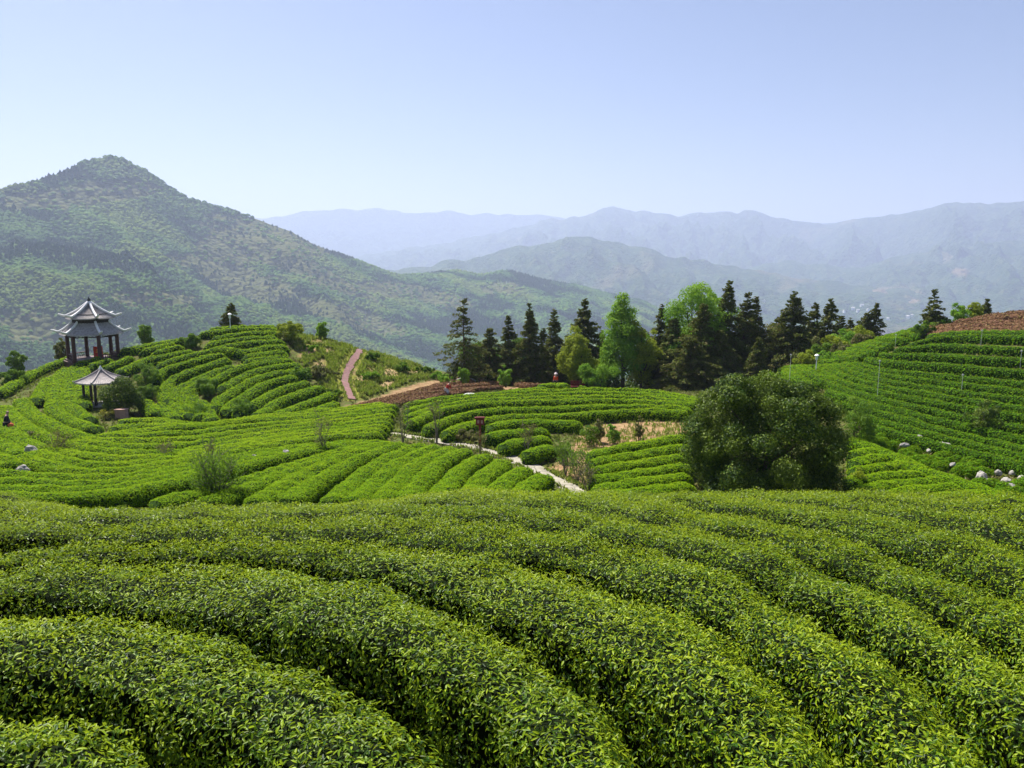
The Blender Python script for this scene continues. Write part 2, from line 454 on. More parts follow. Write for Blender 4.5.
SCARS = [(317,342,7,3.5),(306,352,8,3),(322,365,7,3),(352,372,2,3),(370,371,4,3),(383,354,3,4),(392,374,9,7),(400,362,6,5),(414,373,8,6),(386,385,8,4),(330,352,3,2),(362,380,4,3),(375,360,3,3),(340,340,3,2)]
SCAR_W = [(hit(a, b, g=True), max(.5, c_ * .105), 0) for a, b, c_, d_ in SCARS]
def bare_at(x, y):
    f = np.full(np.shape(x), -9.)
    for P_, r_, _ in SCAR_W:
        q = ((x - P_[0]) / r_) ** 2 + ((y - P_[1]) / (r_ * 2.6)) ** 2
        f = np.maximum(f, 1.15 - q)
    return f + 1.9 * fbm(x * .8, y * .5, 4) - .15
attr_bare = np.clip(bare_at(_X, _Y) * 3, 0, 1)
for nm, A in (('bare', attr_bare), ('wild', attr_w), ('bank', attr_b), ('outer', attr_f)):
    terr.data.attributes.new(nm, 'FLOAT', 'POINT').data.foreach_set('value', A.ravel().astype(np.float32))
tag(terr, kind='structure')

# paths: strips laid on the ground
def strip(name, pts, w, mat, lift=.05, world=False):
    C = smooth(pts if world else hitc(pts, g=True), .4)
    T = unit(np.gradient(C, axis=0)); Sd = np.stack([-T[:, 1], T[:, 0]], 1)
    us = np.linspace(-.5, .5, 7)
    ww = w * (1 + .30 * fbm(np.arange(len(C)) * .25, C[:, 0] * .1, 2))
    G = np.zeros((len(C), 9, 3))
    zc = np.maximum.reduce([ground(C[:, 0] + Sd[:, 0] * w * u, C[:, 1] + Sd[:, 1] * w * u) for u in (-.5, -.25, 0, .25, .5)])
    for k, u in enumerate(us):
        xy = C + Sd * (ww * u)[:, None]
        G[:, k + 1, :2] = xy; G[:, k + 1, 2] = np.maximum(ground(xy[:, 0], xy[:, 1]), zc - .25) + lift
    for k, q in ((0, 1), (8, 7)):
        G[:, k] = G[:, q]; G[:, k, 2] -= .35
    g = Geo(); g.sheet(G, smooth=False)
    return tag(g.build(name, mat), kind='structure')
M['concrete'] = plain('pale_concrete', (.30, .275, .22), .85, .2, .16, 3, .2)
M['pinkpath'] = plain('red_paving', (.20, .105, .10), .85, .2, .2, 2.5, .2)
for nm_, sc_w, mo in (('concrete', 1.1, (.10, .095, .08)), ('pinkpath', 2.2, (.10, .06, .055))):
    N = M[nm_].node_tree.nodes; L = M[nm_].node_tree.links; p = N['Principled BSDF']
    src = p.inputs['Base Color'].links[0].from_socket
    v = N.new('ShaderNodeTexVoronoi'); v.feature = 'DISTANCE_TO_EDGE'; v.inputs['Scale'].default_value = sc_w
    ge = N.new('ShaderNodeNewGeometry'); L.new(ge.outputs['Position'], v.inputs['Vector'])
    st = noise_tex(N, L, .8, 6, ge.outputs['Position'], .7)
    c1 = mixcol(N, L, ramp(N, L, v.outputs['Distance'], [(.0, (1, 1, 1)), (.035, (0, 0, 0))]), src, mo)
    c2 = mixcol(N, L, ramp(N, L, st, [(.52, (0, 0, 0)), (.72, (.75, .75, .75))]), c1, (.13, .115, .07))
    L.new(c2, p.inputs['Base Color'])
strip('path', [(388,434),(410,437),(440,442),(470,447.5),(500,456),(520,462.5),(540,472),(555,481),(572,489),(590,502)], (1.05), M['concrete'], .05)
strip('garden_path', [(-40,408),(0,397),(14,391),(28,383),(45,374),(62,367),(76,361)], 1.5, M['pinkpath'], .10)
strip('hill_path', [(358,343),(361,347),(358,354),(352,363),(347,373),(345,382),(349,393),(352,400)], (.72), M['pinkpath'], .08)

# ------------------------------------------------------------------ mountains
def hill_mat(name, cols, s=1.0, clear=None, thr=(.52, .6), bump=8.0):
    m, N, L, p = mat_base(name)
    ge = N.new('ShaderNodeNewGeometry')
    a = noise_tex(N, L, .004 * s, 6, ge.outputs['Position'], .6)
    b = noise_tex(N, L, .03 * s, 5, ge.outputs['Position'], .65)
    v = N.new('ShaderNodeTexVoronoi'); v.inputs['Scale'].default_value = .085 * s; L.new(ge.outputs['Position'], v.inputs['Vector'])
    c1 = ramp(N, L, b, [(.3, cols[0]), (.5, cols[1]), (.7, cols[2])])
    col = c1
    if clear:
        at = N.new('ShaderNodeAttribute'); at.attribute_name = 'tint'
        c2 = ramp(N, L, b, [(.3, clear[0]), (.7, clear[1])])
        col = mixcol(N, L, at.outputs['Fac'], c1, c2)
    L.new(col, p.inputs['Base Color'])
    p.inputs['Roughness'].default_value = .95; p.inputs['Specular IOR Level'].default_value = .05
    bp = N.new('ShaderNodeBump'); bp.inputs['Strength'].default_value = .8; bp.inputs['Distance'].default_value = bump
    ad = N.new('ShaderNodeMath'); ad.operation = 'SUBTRACT'; L.new(b, ad.inputs[0]); L.new(v.outputs['Distance'], ad.inputs[1])
    L.new(ad.outputs[0], bp.inputs['Height']); L.new(bp.outputs[0], p.inputs['Normal'])
    return m
def elev(px, py):
    d = ray(px, py); return d[2] / math.hypot(d[0], d[1]), math.atan2(d[0], d[1])
def mountain(name, crest, base, front, back, seed, mat, na=500, nr=160, spur=.28, spur_w=500., rough=14., pw=1.15, clearf=None, smooth_c=2):
    az = []; zz = []; dd = []
    for px, py, D in crest:
        e, a = elev(px, py); az.append(a); zz.append(e * D); dd.append(D)
    A = np.linspace(az[0], az[-1], na)
    ZC = np.interp(A, az, zz); DC = np.interp(A, az, dd)
    jit = (.0036 if 'left' in name else .011) * DC * (.75 * fbm(A * 17 + seed, A * 0 + 3, 4) + .45 * fbm(A * 44 + seed, A * 0 + 8, 3) + .12 * fbm(A * 140 + seed, A * 0, 2))
    ZC = ZC + jit
    for _ in range(smooth_c): 
        ZC[1:-1] = .5 * ZC[1:-1] + .25 * (ZC[:-2] + ZC[2:]); DC[1:-1] = .5 * DC[1:-1] + .25 * (DC[:-2] + DC[2:])
    tf = np.linspace(0, 1, nr); tb = np.linspace(0, 1, nr // 5)[1:]
    t = np.r_[-tf[::-1], tb]                    # -1 foot in front, 0 crest, 1 foot behind
    AA, TT = np.meshgrid(A, t, indexing='ij')
    Dc = DC[:, None]; Zc = ZC[:, None]
    Rr = Dc + np.where(TT < 0, TT * front, TT * back)
    x = np.sin(AA) * Rr; y = np.cos(AA) * Rr
    tt = np.abs(TT)
    prof = (1 - tt) ** pw
    H = Zc - base
    arc = AA * Dc
    warp = 60 * fbm(x / 400 + seed, y / 400, 3)
    sp = ridged((arc + warp + .35 * (Rr - Dc)) / spur_w + seed, (Rr + warp) / (spur_w * 2.6) + seed * .7, 4)
    env = np.sin(np.pi * np.clip(tt, 0, 1) ** .75) + .0
    Z = base + H * prof + H * spur * (sp - .7) * env + rough * fbm(x / 130 + seed, y / 130, 4) * np.clip(tt * 5, .04, 1)
    G = np.stack([x, y, Z], -1)
    tint = clearf(x, y, AA, TT, Z) if clearf else np.zeros_like(Z)
    g = Geo(); g.sheet(G, tint=tint.ravel())
    o = g.build(name, mat); tag(o, kind='structure')
    return G, tint
def to_px(P):
    P = np.asarray(P); d = P[..., 1] * _cp - P[..., 2] * _sp; u = P[..., 1] * _sp + P[..., 2] * _cp
    return CX + FOC * P[..., 0] / d, CY - FOC * u / d

M['left_hill'] = hill_mat('forest_floor', [(.030, .070, .016), (.050, .098, .022), (.072, .122, .028)], 1.0, clear=[(.055, .074, .022), (.10, .104, .036)])
M['mid_hill'] = hill_mat('wooded_hills', [(.014, .034, .012), (.035, .068, .020), (.085, .10, .035)], .7, clear=[(.12, .10, .05), (.18, .14, .08)], bump=14)
M['far_hill'] = hill_mat('distant_hills', [(.012, .028, .012), (.032, .060, .022), (.08, .10, .04)], .35, clear=[(.10, .10, .045), (.15, .13, .06)], bump=25)
def clear_left(x, y, A, T, Z):
    n = fbm(x / 330 + 3.1, (y + 1.2 * Z) / 330, 4) + .35 * fbm(x / 60, y / 60, 2)
    px, py = to_px(np.stack([x, y, Z], -1))
    blobs = [(60,200,75,13,-.05),(120,190,45,10,0),(265,238,70,20,.25),(225,250,40,14,.2),(300,268,90,14,.42),(250,285,55,18,.2),(205,262,45,10,.1),(390,290,50,10,.1),(440,300,35,10,.2),(150,300,60,9,0),(60,330,60,14,-.1),(20,320,40,10,0),(350,318,60,12,.3),(500,290,30,8,0)]
    f = np.full(np.shape(px), -9.)
    for bx, by, w, h, s in blobs:
        q = ((px - bx) / w) ** 2 + ((py - by - s * (px - bx)) / h) ** 2
        f = np.maximum(f, 1 - q)
    return np.clip((f + .8 * n + .0) * 3, 0, 1)
crest_left = [(-260,230,1900),(-120,212,2000),(0,190,2050),(30,182,2080),(60,173,2120),(85,162,2160),(108,156.5,2200),(122,159,2200),(142,169,2210),(160,181,2230),(190,200,2270),(225,207,2320),(255,219,2360),(290,232,2400),(320,247,2430),(348,257,2470),(370,266,2500),(400,276,2550),(430,274,2700),(455,271,2800),(480,274,2850),(510,271,2900),(540,279,2950),(570,285,3000),(600,291,3050),(640,301,3100),(665,312,3150),(700,330,3150),(740,352,3150),(790,375,3150),(860,400,3150)]
GL, TL = mountain('left_mountain', crest_left, -290, 1500, 900, 2.3, M['left_hill'], na=560, nr=240, spur=.34, spur_w=420, rough=26, clearf=clear_left)
def clear_mid(x, y, A, T, Z):
    return .7 * np.clip((fbm(x / 500 + 9, y / 700, 4) - .25) * 5, 0, 1)
def clear_valley(x, y, A, T, Z):
    px, py = to_px(np.stack([x, y, Z], -1))
    f = np.full(np.shape(px), -9.)
    for bx, by, w, h in [(893,296,32,9),(805,290,9,6),(770,302,45,6),(720,298,40,4),(860,312,40,5),(960,272,10,5)]:
        f = np.maximum(f, 1 - ((px - bx) / w) ** 2 - ((py - by) / h) ** 2)
    n = fbm(x / 260 + 1, y / 330, 4)
    return np.clip((f + .8 * n) * 4, 0, 1) + .5 * np.clip((fbm(x / 800, y / 900 + 4, 4) - .2) * 5, 0, 1)
mountain('mid_hills', [(120,300,4600),(300,285,4700),(400,270,4900),(450,262,5000),(500,250,5100),(540,244,5200),(578,236,5300),(600,240,5300),(640,247,5300),(690,259,5400),(740,268,5500),(800,278,5500),(900,290,5600),(1100,296,5600)], -300, 1900, 900, 5.1, M['mid_hill'], na=480, nr=150, spur=.62, spur_w=520, rough=46, clearf=clear_mid)
mountain('valley_hills', [(300,292,6500),(560,276,6600),(640,268,6700),(720,270,6800),(790,262,6900),(860,268,6900),(900,255,7000),(960,246,7000),(1010,240,7000),(1060,236,7000),(1200,230,7000)], -310, 2600, 1000, 8.8, M['mid_hill'], na=480, nr=150, spur=.62, spur_w=560, rough=50, clearf=clear_valley)
mountain('far_hills', [(330,262,9000),(400,250,9000),(460,240,9200),(500,232,9200),(540,222,9300),(580,215,9400),(612,209,9500),(640,211,9500),(680,215,9500),(720,211,9600),(745,211,9600),(780,218,9600),(835,224,9600),(870,219,9200),(905,211,9000),(942,204,8800),(975,205,8700),(1024,201,8600),(1100,197,8600),(1260,200,8600)], -310, 3600, 1500, 12.4, M['far_hill'], na=520, nr=140, spur=.60, spur_w=760, rough=85, clearf=clear_mid)
mountain('farthest_hills', [(60,240,10800),(200,226,11040),(290,214,11200),(330,210,11200),(365,208,11360),(410,212,11360),(440,213,11360),(480,214,11520),(530,214,11520),(560,217,11520),(640,222,11520),(760,222,11520),(900,224,11520),(1100,224,11520)], -310, 1900, 900, 15.9, M['far_hill'], na=360, nr=90, spur=.25, spur_w=2000, rough=70)

# forest on the left mountain: one mass of small crowns
def forest():
    rng = np.random.default_rng(11)
    n, mm = GL.shape[:2]
    nn = 150000
    A = np.linalg.norm(np.cross(GL[1:, :-1] - GL[:-1, :-1], GL[:-1, 1:] - GL[:-1, :-1]), axis=-1)
    dist = np.hypot(GL[:-1, :-1, 0], GL[:-1, :-1, 1])
    px, py = to_px(GL[:-1, :-1])
    ok = (px > -90) & (px < 860) & (py < 420)
    w = (A / (dist / 1500) ** 1.2 * ok * (1 - .92 * np.clip(TL[:-1, :-1], 0, 1))).ravel()
    k = rng.choice(len(w), nn, p=w / w.sum())
    i, j = np.unravel_index(k, A.shape)
    u = rng.random(nn)[:, None]; v = rng.random(nn)[:, None]
    P = (GL[i, j] * (1 - u) + GL[i + 1, j] * u) * (1 - v) + (GL[i, j + 1] * (1 - u) + GL[i + 1, j + 1] * u) * v
    kind = 1.6 * fbm(P[:, 0] / 260 + 8, (P[:, 1] + P[:, 2]) / 260, 4) + rng.normal(size=nn) * .06 + .02
    con = kind < -.08
    r = np.where(con, rng.uniform(3.2, 5.2, nn), rng.uniform(4.0, 8.0, nn)) * (np.hypot(P[:, 0], P[:, 1]) / 2000).clip(.55, 1.25)
    h = np.where(con, rng.uniform(1.2, 1.8, nn), rng.uniform(.75, 1.05, nn)) * r
    ns = 5
    th = (np.arange(ns) * 2 * np.pi / ns)[None] + rng.uniform(0, 6, nn)[:, None]
    V = np.zeros((nn, 2 * ns + 1, 3))
    for lv, (fr, fz) in enumerate(((.9, .12), (.72, .62))):
        fr_ = np.where(con, fr * (1.0 if lv == 0 else .62), fr * (1 if lv else .95))[:, None]
        rr = r[:, None] * fr_ * rng.uniform(.7, 1.25, (nn, ns))
        V[:, lv * ns:(lv + 1) * ns, 0] = P[:, :1] + rr * np.cos(th); V[:, lv * ns:(lv + 1) * ns, 1] = P[:, 1:2] + rr * np.sin(th)
        V[:, lv * ns:(lv + 1) * ns, 2] = P[:, 2:] - .5 + h[:, None] * (fz + rng.uniform(-.1, .1, (nn, ns)))
    V[:, -1] = P; V[:, -1, 2] += h
    a = np.arange(ns); a2 = (a + 1) % ns
    q = np.stack([a, a2, a2 + ns, a + ns], 1); tr = np.stack([a + ns, a2 + ns, np.full(ns, 2 * ns)], 1)
    b = (np.arange(nn) * (2 * ns + 1))[:, None, None]
    tint = np.repeat(np.clip(.5 + kind * 1.3, 0, 1), 2 * ns + 1)
    g = Geo()
    g.add(V.reshape(-1, 3), (b + q[None]).reshape(-1, 4), 0, tint)
    g.F.append((b + tr[None]).reshape(-1, 3)); g.M.append(np.zeros(nn * ns, int)); g.S.append(np.zeros(nn * ns, bool))
    m, N, L, p = mat_base('forest_crowns')
    at = N.new('ShaderNodeAttribute'); at.attribute_name = 'tint'
    ge = N.new('ShaderNodeNewGeometry')
    c = ramp(N, L, at.outputs['Fac'], [(.1, (.018, .052, .015)), (.36, (.028, .078, .016)), (.52, (.048, .118, .019)), (.75, (.080, .165, .021)), (1, (.12, .18, .027))])
    c2 = ramp(N, L, ge.outputs['Random Per Island'], [(0, (.8, .8, .8)), (.6, (1, 1, 1)), (.95, (1.15, 1.14, 1.0)), (1, (1.3, 1.15, .9))])
    x = N.new('ShaderNodeMix'); x.data_type = 'RGBA'; x.blend_type = 'MULTIPLY'; x.inputs[0].default_value = 1
    L.new(c, x.inputs[6]); L.new(c2, x.inputs[7]); L.new(x.outputs[2], p.inputs['Base Color'])
    p.inputs['Roughness'].default_value = .9; p.inputs['Specular IOR Level'].default_value = .1
    o = g.build('forest', m)
    tag(o, 'dense mixed forest covering the tall mountain at the left behind the pavilions', 'forest', kind='stuff')
forest()

# ------------------------------------------------------------------ haze
g = Geo(); g.box((0, 7500, 205), (30000, 17000, 1190))
m = bpy.data.materials.new('haze_air'); m.use_nodes = True
m.node_tree.nodes.clear()
out = m.node_tree.nodes.new('ShaderNodeOutputMaterial'); pv = m.node_tree.nodes.new('ShaderNodeVolumePrincipled')
pv.inputs['Color'].default_value = (.57, .655, .91, 1); pv.inputs['Density'].default_value = 1.38e-4; pv.inputs['Anisotropy'].default_value = .25
m.node_tree.links.new(pv.outputs[0], out.inputs['Volume'])
hz = g.build('haze', m)
tag(hz, 'pale blue haze filling the air between the hills and fading the mountains', 'haze', kind='stuff')
hz.display_type = 'WIRE'
# ------------------------------------------------------------------ tea hedges
ORD = ['first','second','third','fourth','fifth','sixth','seventh','eighth','ninth','tenth','eleventh','twelfth','thirteenth','fourteenth','fifteenth','sixteenth','seventeenth','eighteenth','nineteenth','twentieth']
ORD += ['twenty-' + o for o in ORD[:9]]
PROF_N = np.array([(-.88, .02), (-.99, .2), (-1.0, .48), (-.98, .76), (-.85, .93), (-.45, .985), (0, 1.0), (.45, .985), (.85, .93), (.98, .76), (1.0, .48), (.99, .2), (.88, .02)])
PROF_F = np.array([(-.80, .02), (-.96, .22), (-1.0, .48), (-.93, .74), (-.74, .90), (-.40, .98), (0, 1.02), (.40, .98), (.74, .90), (.93, .74), (1.0, .48), (.96, .22), (.80, .02)])
def hedge(C, w, label, group, name='tea_hedge', mats=('tea_inner', 'tea_far'), h=HEDGE_H, seed=0, near=False, young=.25, dens=1.0, rough=1.0, step=None, wvar=.15, sz=None):
    rng = np.random.default_rng(1000 + seed)
    PROF = PROF_N if near else PROF_F
    d0 = np.hypot(C[:, 0], C[:, 1]).mean()
    C = smooth(C, step or min(.45, max(.12, d0 * .007)))
    n = len(C); m_ = len(PROF)
    T = unit(np.gradient(C, axis=0)); Sd = np.stack([-T[:, 1], T[:, 0]], 1)
    s = np.r_[0, np.cumsum(np.linalg.norm(np.diff(C, axis=0), axis=1))]
    e = np.minimum(s, s[-1] - s); taper = np.clip(.12 + np.sqrt(np.clip(e / (.55 if not near else .4), 0, 1)), 0, 1)
    ww = np.broadcast_to(np.asarray(w, float), (n,)) if np.ndim(w) == 0 else np.interp(np.linspace(0, 1, n), np.linspace(0, 1, len(w)), w)
    ww = ww * .5 * (1 + wvar * 1.6 * fbm(s * .33 + seed * 3.1, s * 0 + seed, 3)) * taper
    hh = h * (1 + .10 * fbm(s * .4 + seed * 1.7, s * 0 + 5 + seed, 3)) * (.35 + .65 * taper)
    u = PROF[:, 0][None] * ww[:, None]
    x = C[:, 0][:, None] + Sd[:, 0][:, None] * u; y = C[:, 1][:, None] + Sd[:, 1][:, None] * u
    zg = ground(x, y)
    zc = ground(C[:, 0], C[:, 1])[:, None]
    zb = .65 * zg + .35 * zc
    top = PROF[:, 1][None]
    z = zg * (1 - top) + zb * top + hh[:, None] * top
    G = np.stack([x, y, z], -1)
    ti = np.gradient(G, axis=0); tj = np.gradient(G, axis=1)
    Nn = unit(np.cross(tj, ti)); Nn *= np.sign((Nn * np.stack([Sd[:, 0][:, None] * PROF[None, :, 0], Sd[:, 1][:, None] * PROF[None, :, 0], top * 1.2 - .3 + 0 * x], -1)).sum(-1, keepdims=True))
    a = (fbm(x * 1.5 + z, y * 1.5 - z * .7, 3) * .14 + fbm(x * 5 + z * 3, y * 5 - z, 2) * .07) * rough
    G = G + Nn * a[..., None] * np.clip(top * 3, 0, 1)[..., None] * taper[:, None, None]
    g = Geo()
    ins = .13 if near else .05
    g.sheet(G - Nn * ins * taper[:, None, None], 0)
    # leaves spread evenly over the surface
    A = np.linalg.norm(np.cross(G[1:, :-1] - G[:-1, :-1], G[:-1, 1:] - G[:-1, :-1]), axis=-1)
    dist = np.hypot(C[:-1, 0], C[:-1, 1])[:, None] + 0 * A
    size = np.where(near, .035 + .0009 * dist, np.clip(.0019 * dist, .062, .16)) if sz is None else sz + 0 * dist
    dn = (.0 + dens * (3.7 if near else 2.3) / size ** 2)
    lam = A * dn
    cnt = rng.poisson(lam)
    if near:
        # nothing needed on faces turned away under the neighbouring hedge foot
        cnt = np.where(top[:, :-1] < .1, cnt // 3, cnt)
    k = np.repeat(np.arange(cnt.size), cnt.ravel()); i, j = np.unravel_index(k, cnt.shape)
    nl = len(k); uu = rng.random(nl)[:, None]; vv = rng.random(nl)[:, None]
    bl = lambda Q: (Q[i, j] * (1 - uu) + Q[i + 1, j] * uu) * (1 - vv) + (Q[i, j + 1] * (1 - uu) + Q[i + 1, j + 1] * uu) * vv
    P = bl(G); NN = unit(bl(Nn)); sz_ = size[i, j]
    hgt = top[0][j] * (1 - vv[:, 0]) + top[0][j + 1] * vv[:, 0]
    P = P + NN * (rng.uniform(-1.9 if near else -.9, .35, nl) * sz_)[:, None]
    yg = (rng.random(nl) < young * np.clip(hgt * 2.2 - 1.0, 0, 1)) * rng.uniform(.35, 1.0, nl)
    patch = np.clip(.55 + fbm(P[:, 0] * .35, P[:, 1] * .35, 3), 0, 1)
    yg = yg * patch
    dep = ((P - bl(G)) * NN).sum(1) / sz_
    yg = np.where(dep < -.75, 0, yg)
    if near:
        dd = np.hypot(P[:, 0], P[:, 1])
        up = yg > .3
        nr_ = dd < 7
        for sel, det, lift in ((nr_ & ~up, True, (-.35, .85)), (~nr_ & ~up, False, (-.35, .85)), (nr_ & up, True, (.2, 1.1)), (~nr_ & up, False, (.2, 1.1))):
            NU = unit(NN[sel] + np.array([0, 0, .5]))
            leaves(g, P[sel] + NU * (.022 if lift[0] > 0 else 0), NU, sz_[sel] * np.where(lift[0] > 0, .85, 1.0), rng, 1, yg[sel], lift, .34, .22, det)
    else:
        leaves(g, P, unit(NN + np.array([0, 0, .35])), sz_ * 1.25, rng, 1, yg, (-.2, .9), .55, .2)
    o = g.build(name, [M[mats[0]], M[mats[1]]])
    cat = 'tea hedge' if name == 'tea_hedge' else name.replace('_', ' ')
    tag(o, label, cat, group)
    return o
_hn = [0]
def rows(curves, w, place, ref, group, young=.25, mats=('tea_inner', 'tea_far'), ymin=24., labels=None, name='tea_hedge', h=HEDGE_H, start=0, **kw):
    for k, c in enumerate(curves):
        _hn[0] += 1
        C = hitc(c, ymin)
        hedge(C, w, labels[k] if labels else '%s, %s %s' % (place, ORD[k + start], ref), group, name=name, mats=mats, seed=_hn[0], young=young * (.7 + .6 * ((_hn[0] * 37) % 10) / 10), h=h, **kw)
def between(keys, counts, n=14, last=True):
    """rows laid evenly between successive key lines"""
    K = [resample(smooth(np.array(k, float), 6.), n=n) for k in keys]; out = []
    for a, b, c in zip(K[:-1], K[1:], counts):
        for q in range(c): out.append(a + (b - a) * q / c)
    if last: out.append(K[-1])
    return [list(map(tuple, o)) for o in out]

# the near knoll: gap lines seen between the hedges, turned to ground lines, a hedge between each pair
def near_line(pts, zadd=.0):
    out = []
    for px, py in pts:
        d = ray(px, py); Y = np.arange(1.0, 22, .02); P = d[None] * (Y / d[1])[:, None]
        z = surf(P[:, 0], P[:, 1]) + zadd
        b = np.nonzero(P[:, 2] <= z)[0]; k = b[0] if len(b) else -1
        out.append(P[k, :2])
    return np.array(out)
gaps_px = [
 [(-420,700),(-150,690),(-40,698),(50,716),(135,741),(200,775),(260,840)],
 [(-420,622),(-150,613),(0,614),(95,620),(190,626),(310,656),(390,686),(475,752),(540,830)],
 [(-420,575),(-150,570),(0,574),(120,567),(230,566),(350,582),(440,606),(520,640),(600,682),(680,757),(740,840)],
 [(-420,548),(-150,546),(0,552),(180,548),(330,546),(450,552),(540,566),(590,577),(707,617),(782,670),(862,757),(930,850)],
 [(-420,530),(-150,528),(0,531),(180,527),(380,522),(540,532),(650,552),(740,578),(812,604),(880,642),(950,690),(1040,770),(1110,850)],
 [(-420,518),(-150,516),(0,520),(180,514),(380,507),(540,512),(680,526),(780,548),(880,582),(947,612),(1012,648),(1100,712),(1200,800)],
 [(-420,512),(-150,509),(0,511.5),(180,505),(380,499),(560,501),(720,511),(830,530),(920,555),(1024,598),(1120,650),(1250,740)],
]
NEAR = [near_line(q) for q in gaps_px]
def ext(line, off):
    T = unit(np.gradient(line, axis=0)); return line + np.stack([-T[:, 1], T[:, 0]], 1) * off
NEAR = [resample(smooth(l, .3), n=40) for l in NEAR]
far_gap = NEAR[-1]
for k in range(4): NEAR.append(resample(smooth(ext(far_gap, 1.55 * (k + 1)), .3), n=40))
near_lab = ['tea hedge at the bottom left corner, nearest of the big foreground hedges',
 'second big foreground tea hedge from the bottom left corner, ending at the bottom edge',
 'third big foreground tea hedge from the bottom left corner, curving down to the bottom edge',
 'fourth big foreground tea hedge from the bottom left corner, with a deep black gap below',
 'fifth big foreground tea hedge from the bottom left corner, sweeping to the right side',
 'sixth big foreground tea hedge from the bottom left corner, running to the right edge',
 'seventh big foreground tea hedge, third back from the brow of the near knoll',
 'eighth big foreground tea hedge, second back from the brow of the near knoll',
 'ninth foreground tea hedge, forming the brow of the near knoll before the round tree',
 'tenth foreground tea hedge, just over the brow of the near knoll',
 'last foreground tea hedge, below the brow of the near knoll']
pre = resample(smooth(near_line([(-420,840),(-200,800),(-60,800),(20,830),(60,900)]), .3), n=40)
LN = [pre] + NEAR
for k in range(len(LN) - 1):
    a, b = LN[k], LN[k + 1]
    # pair points of the two gap lines by nearest distance so that the hedge keeps its width
    dm = np.linalg.norm(b[:, None] - a[None], axis=-1)
    na_ = a[dm.argmin(1)]
    Cc = .5 * (b + na_); wd = np.linalg.norm(b - na_, axis=1)
    wd = np.clip(wd, .9, 2.3)
    for _ in range(4):
        Cc[1:-1] = .5 * Cc[1:-1] + .25 * (Cc[:-2] + Cc[2:]); wd[1:-1] = .5 * wd[1:-1] + .25 * (wd[:-2] + wd[2:])
    keep = (Cc[:, 1] > 1.2) & (np.abs(Cc[:, 0]) < 4 + Cc[:, 1] * .95)
    Cc = Cc[keep]; wd = wd[keep]
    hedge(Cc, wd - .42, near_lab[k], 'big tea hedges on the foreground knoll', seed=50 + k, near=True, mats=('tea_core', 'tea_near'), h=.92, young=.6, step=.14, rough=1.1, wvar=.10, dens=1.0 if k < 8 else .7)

# basin floor between knoll and left hill
F2 = between([[(-60,474),(0,471),(60,475),(120,474),(190,464),(250,452),(300,445),(356,440)],
              [(-60,500),(0,500),(80,499),(150,490),(230,469),(300,453),(376,438)]], [4], last=False)
F2 += between([[(150,500),(205,490),(260,474),(320,455),(384,439)],
               [(254,500),(290,479),(340,456),(395,440)],
               [(318,496),(350,474),(380,456),(415,441)]], [2, 2], n=10, last=False)
F2 += between([[(330,500),(360,474),(388,456),(425,442)], [(404,497),(424,477),(440,460),(468,447)], [(470,492),(482,475),(506,458)], [(520,492),(530,482),(548,472)]], [3, 2, 2], n=8)
rows(F2, 1.22, 'slanting tea hedge below the white path', 'row from the left', 'slanting tea hedges below the white path', young=.35, ymin=23.)
F3 = between([[(118,420),(150,418),(200,423.5),(250,417),(300,412),(340,408),(385,402)],
              [(100,434),(160,427),(210,423),(260,418),(310,416),(350,411),(398,404)],
              [(56,440),(110,449),(170,450),(230,442),(290,432),(340,427),(392,420)],
              [(18,454),(70,468),(130,467),(190,457),(240,448),(290,440),(330,435),(384,432)]], [2, 4, 3])
rows(F3, 1.35, 'bright tea hedge in the bowl', 'row down from the left hill foot', 'bright tea hedges in the bowl', young=.9)
LE = [[(21,398),(27,407),(39,416),(70,430),(96,437)], [(2,404),(16,418),(40,432),(66,441)], [(-20,410),(4,426),(26,440),(50,449)], [(-34,422),(-10,436),(14,448),(24,452)], [(-40,440),(-10,452),(16,463)]]
rows(LE, 1.25, 'tea hedge at the left edge', 'row down from the red paved path', 'tea hedges at the left edge', young=.3)

# left hill
LH_R = [[(206,328),(231,324),(278,325)], [(196,333),(231,328.5),(279,328)], [(209,338),(239,333),(280,332)], [(203,344),(231,339),(280,336.5)], [(205,350),(232,344.5),(286,340)],
 [(214,346),(241,350),(262,347),(289,345)], [(241,356),(262,353),(288,351)], [(242,361),(264,358),(291,355.5)], [(209,382),(231,370),(255,363),(294,358.5)], [(219,388),(241,376),(262,368),(302,363)],
 [(216,407),(219,399),(231,391),(250,380),(270,373),(308,369)], [(226,411),(229,405),(241,397),(262,384),(281,378),(306,374.5)], [(237,413),(242,408),(255,402),(275,390),(294,384.5),(310,381)],
 [(254,414),(262,411),(278,400),(294,394),(323,385)], [(272,414),(287,409),(306,402),(335,392)], [(296,413),(318,408),(338,401)]]
rows(LH_R, 1.1, 'terraced tea hedge on the left hill', 'row down from the hilltop conifer', 'terraced tea hedges on the left hill', young=.3)
LH_L = [[(140,346),(160,342),(190,338)], [(150,351),(163,349),(184,344)], [(150,358),(163,355),(196,349)], [(156,366),(166,361),(190,354),(214,349)],
 [(152,382),(157,374),(166,368),(187,361),(226,352)], [(168,402),(165,390),(170,380),(180,374),(199,367),(231,357)], [(180,414),(175,400),(176,389),(194,380),(214,371),(236,364)], [(191,415),(184,400),(186,391),(198,382),(212,376)],
 [(202,416),(193,402),(192,394)], [(212,419),(205,406),(199,399)], [(178,417),(166,410),(158,402)], [(160,412),(150,406),(144,398)]]
rows(LH_L, 1.1, 'tea hedge wrapping the left hill hollow', 'row down from the round shrub', 'tea hedges wrapping the hollow', young=.3)
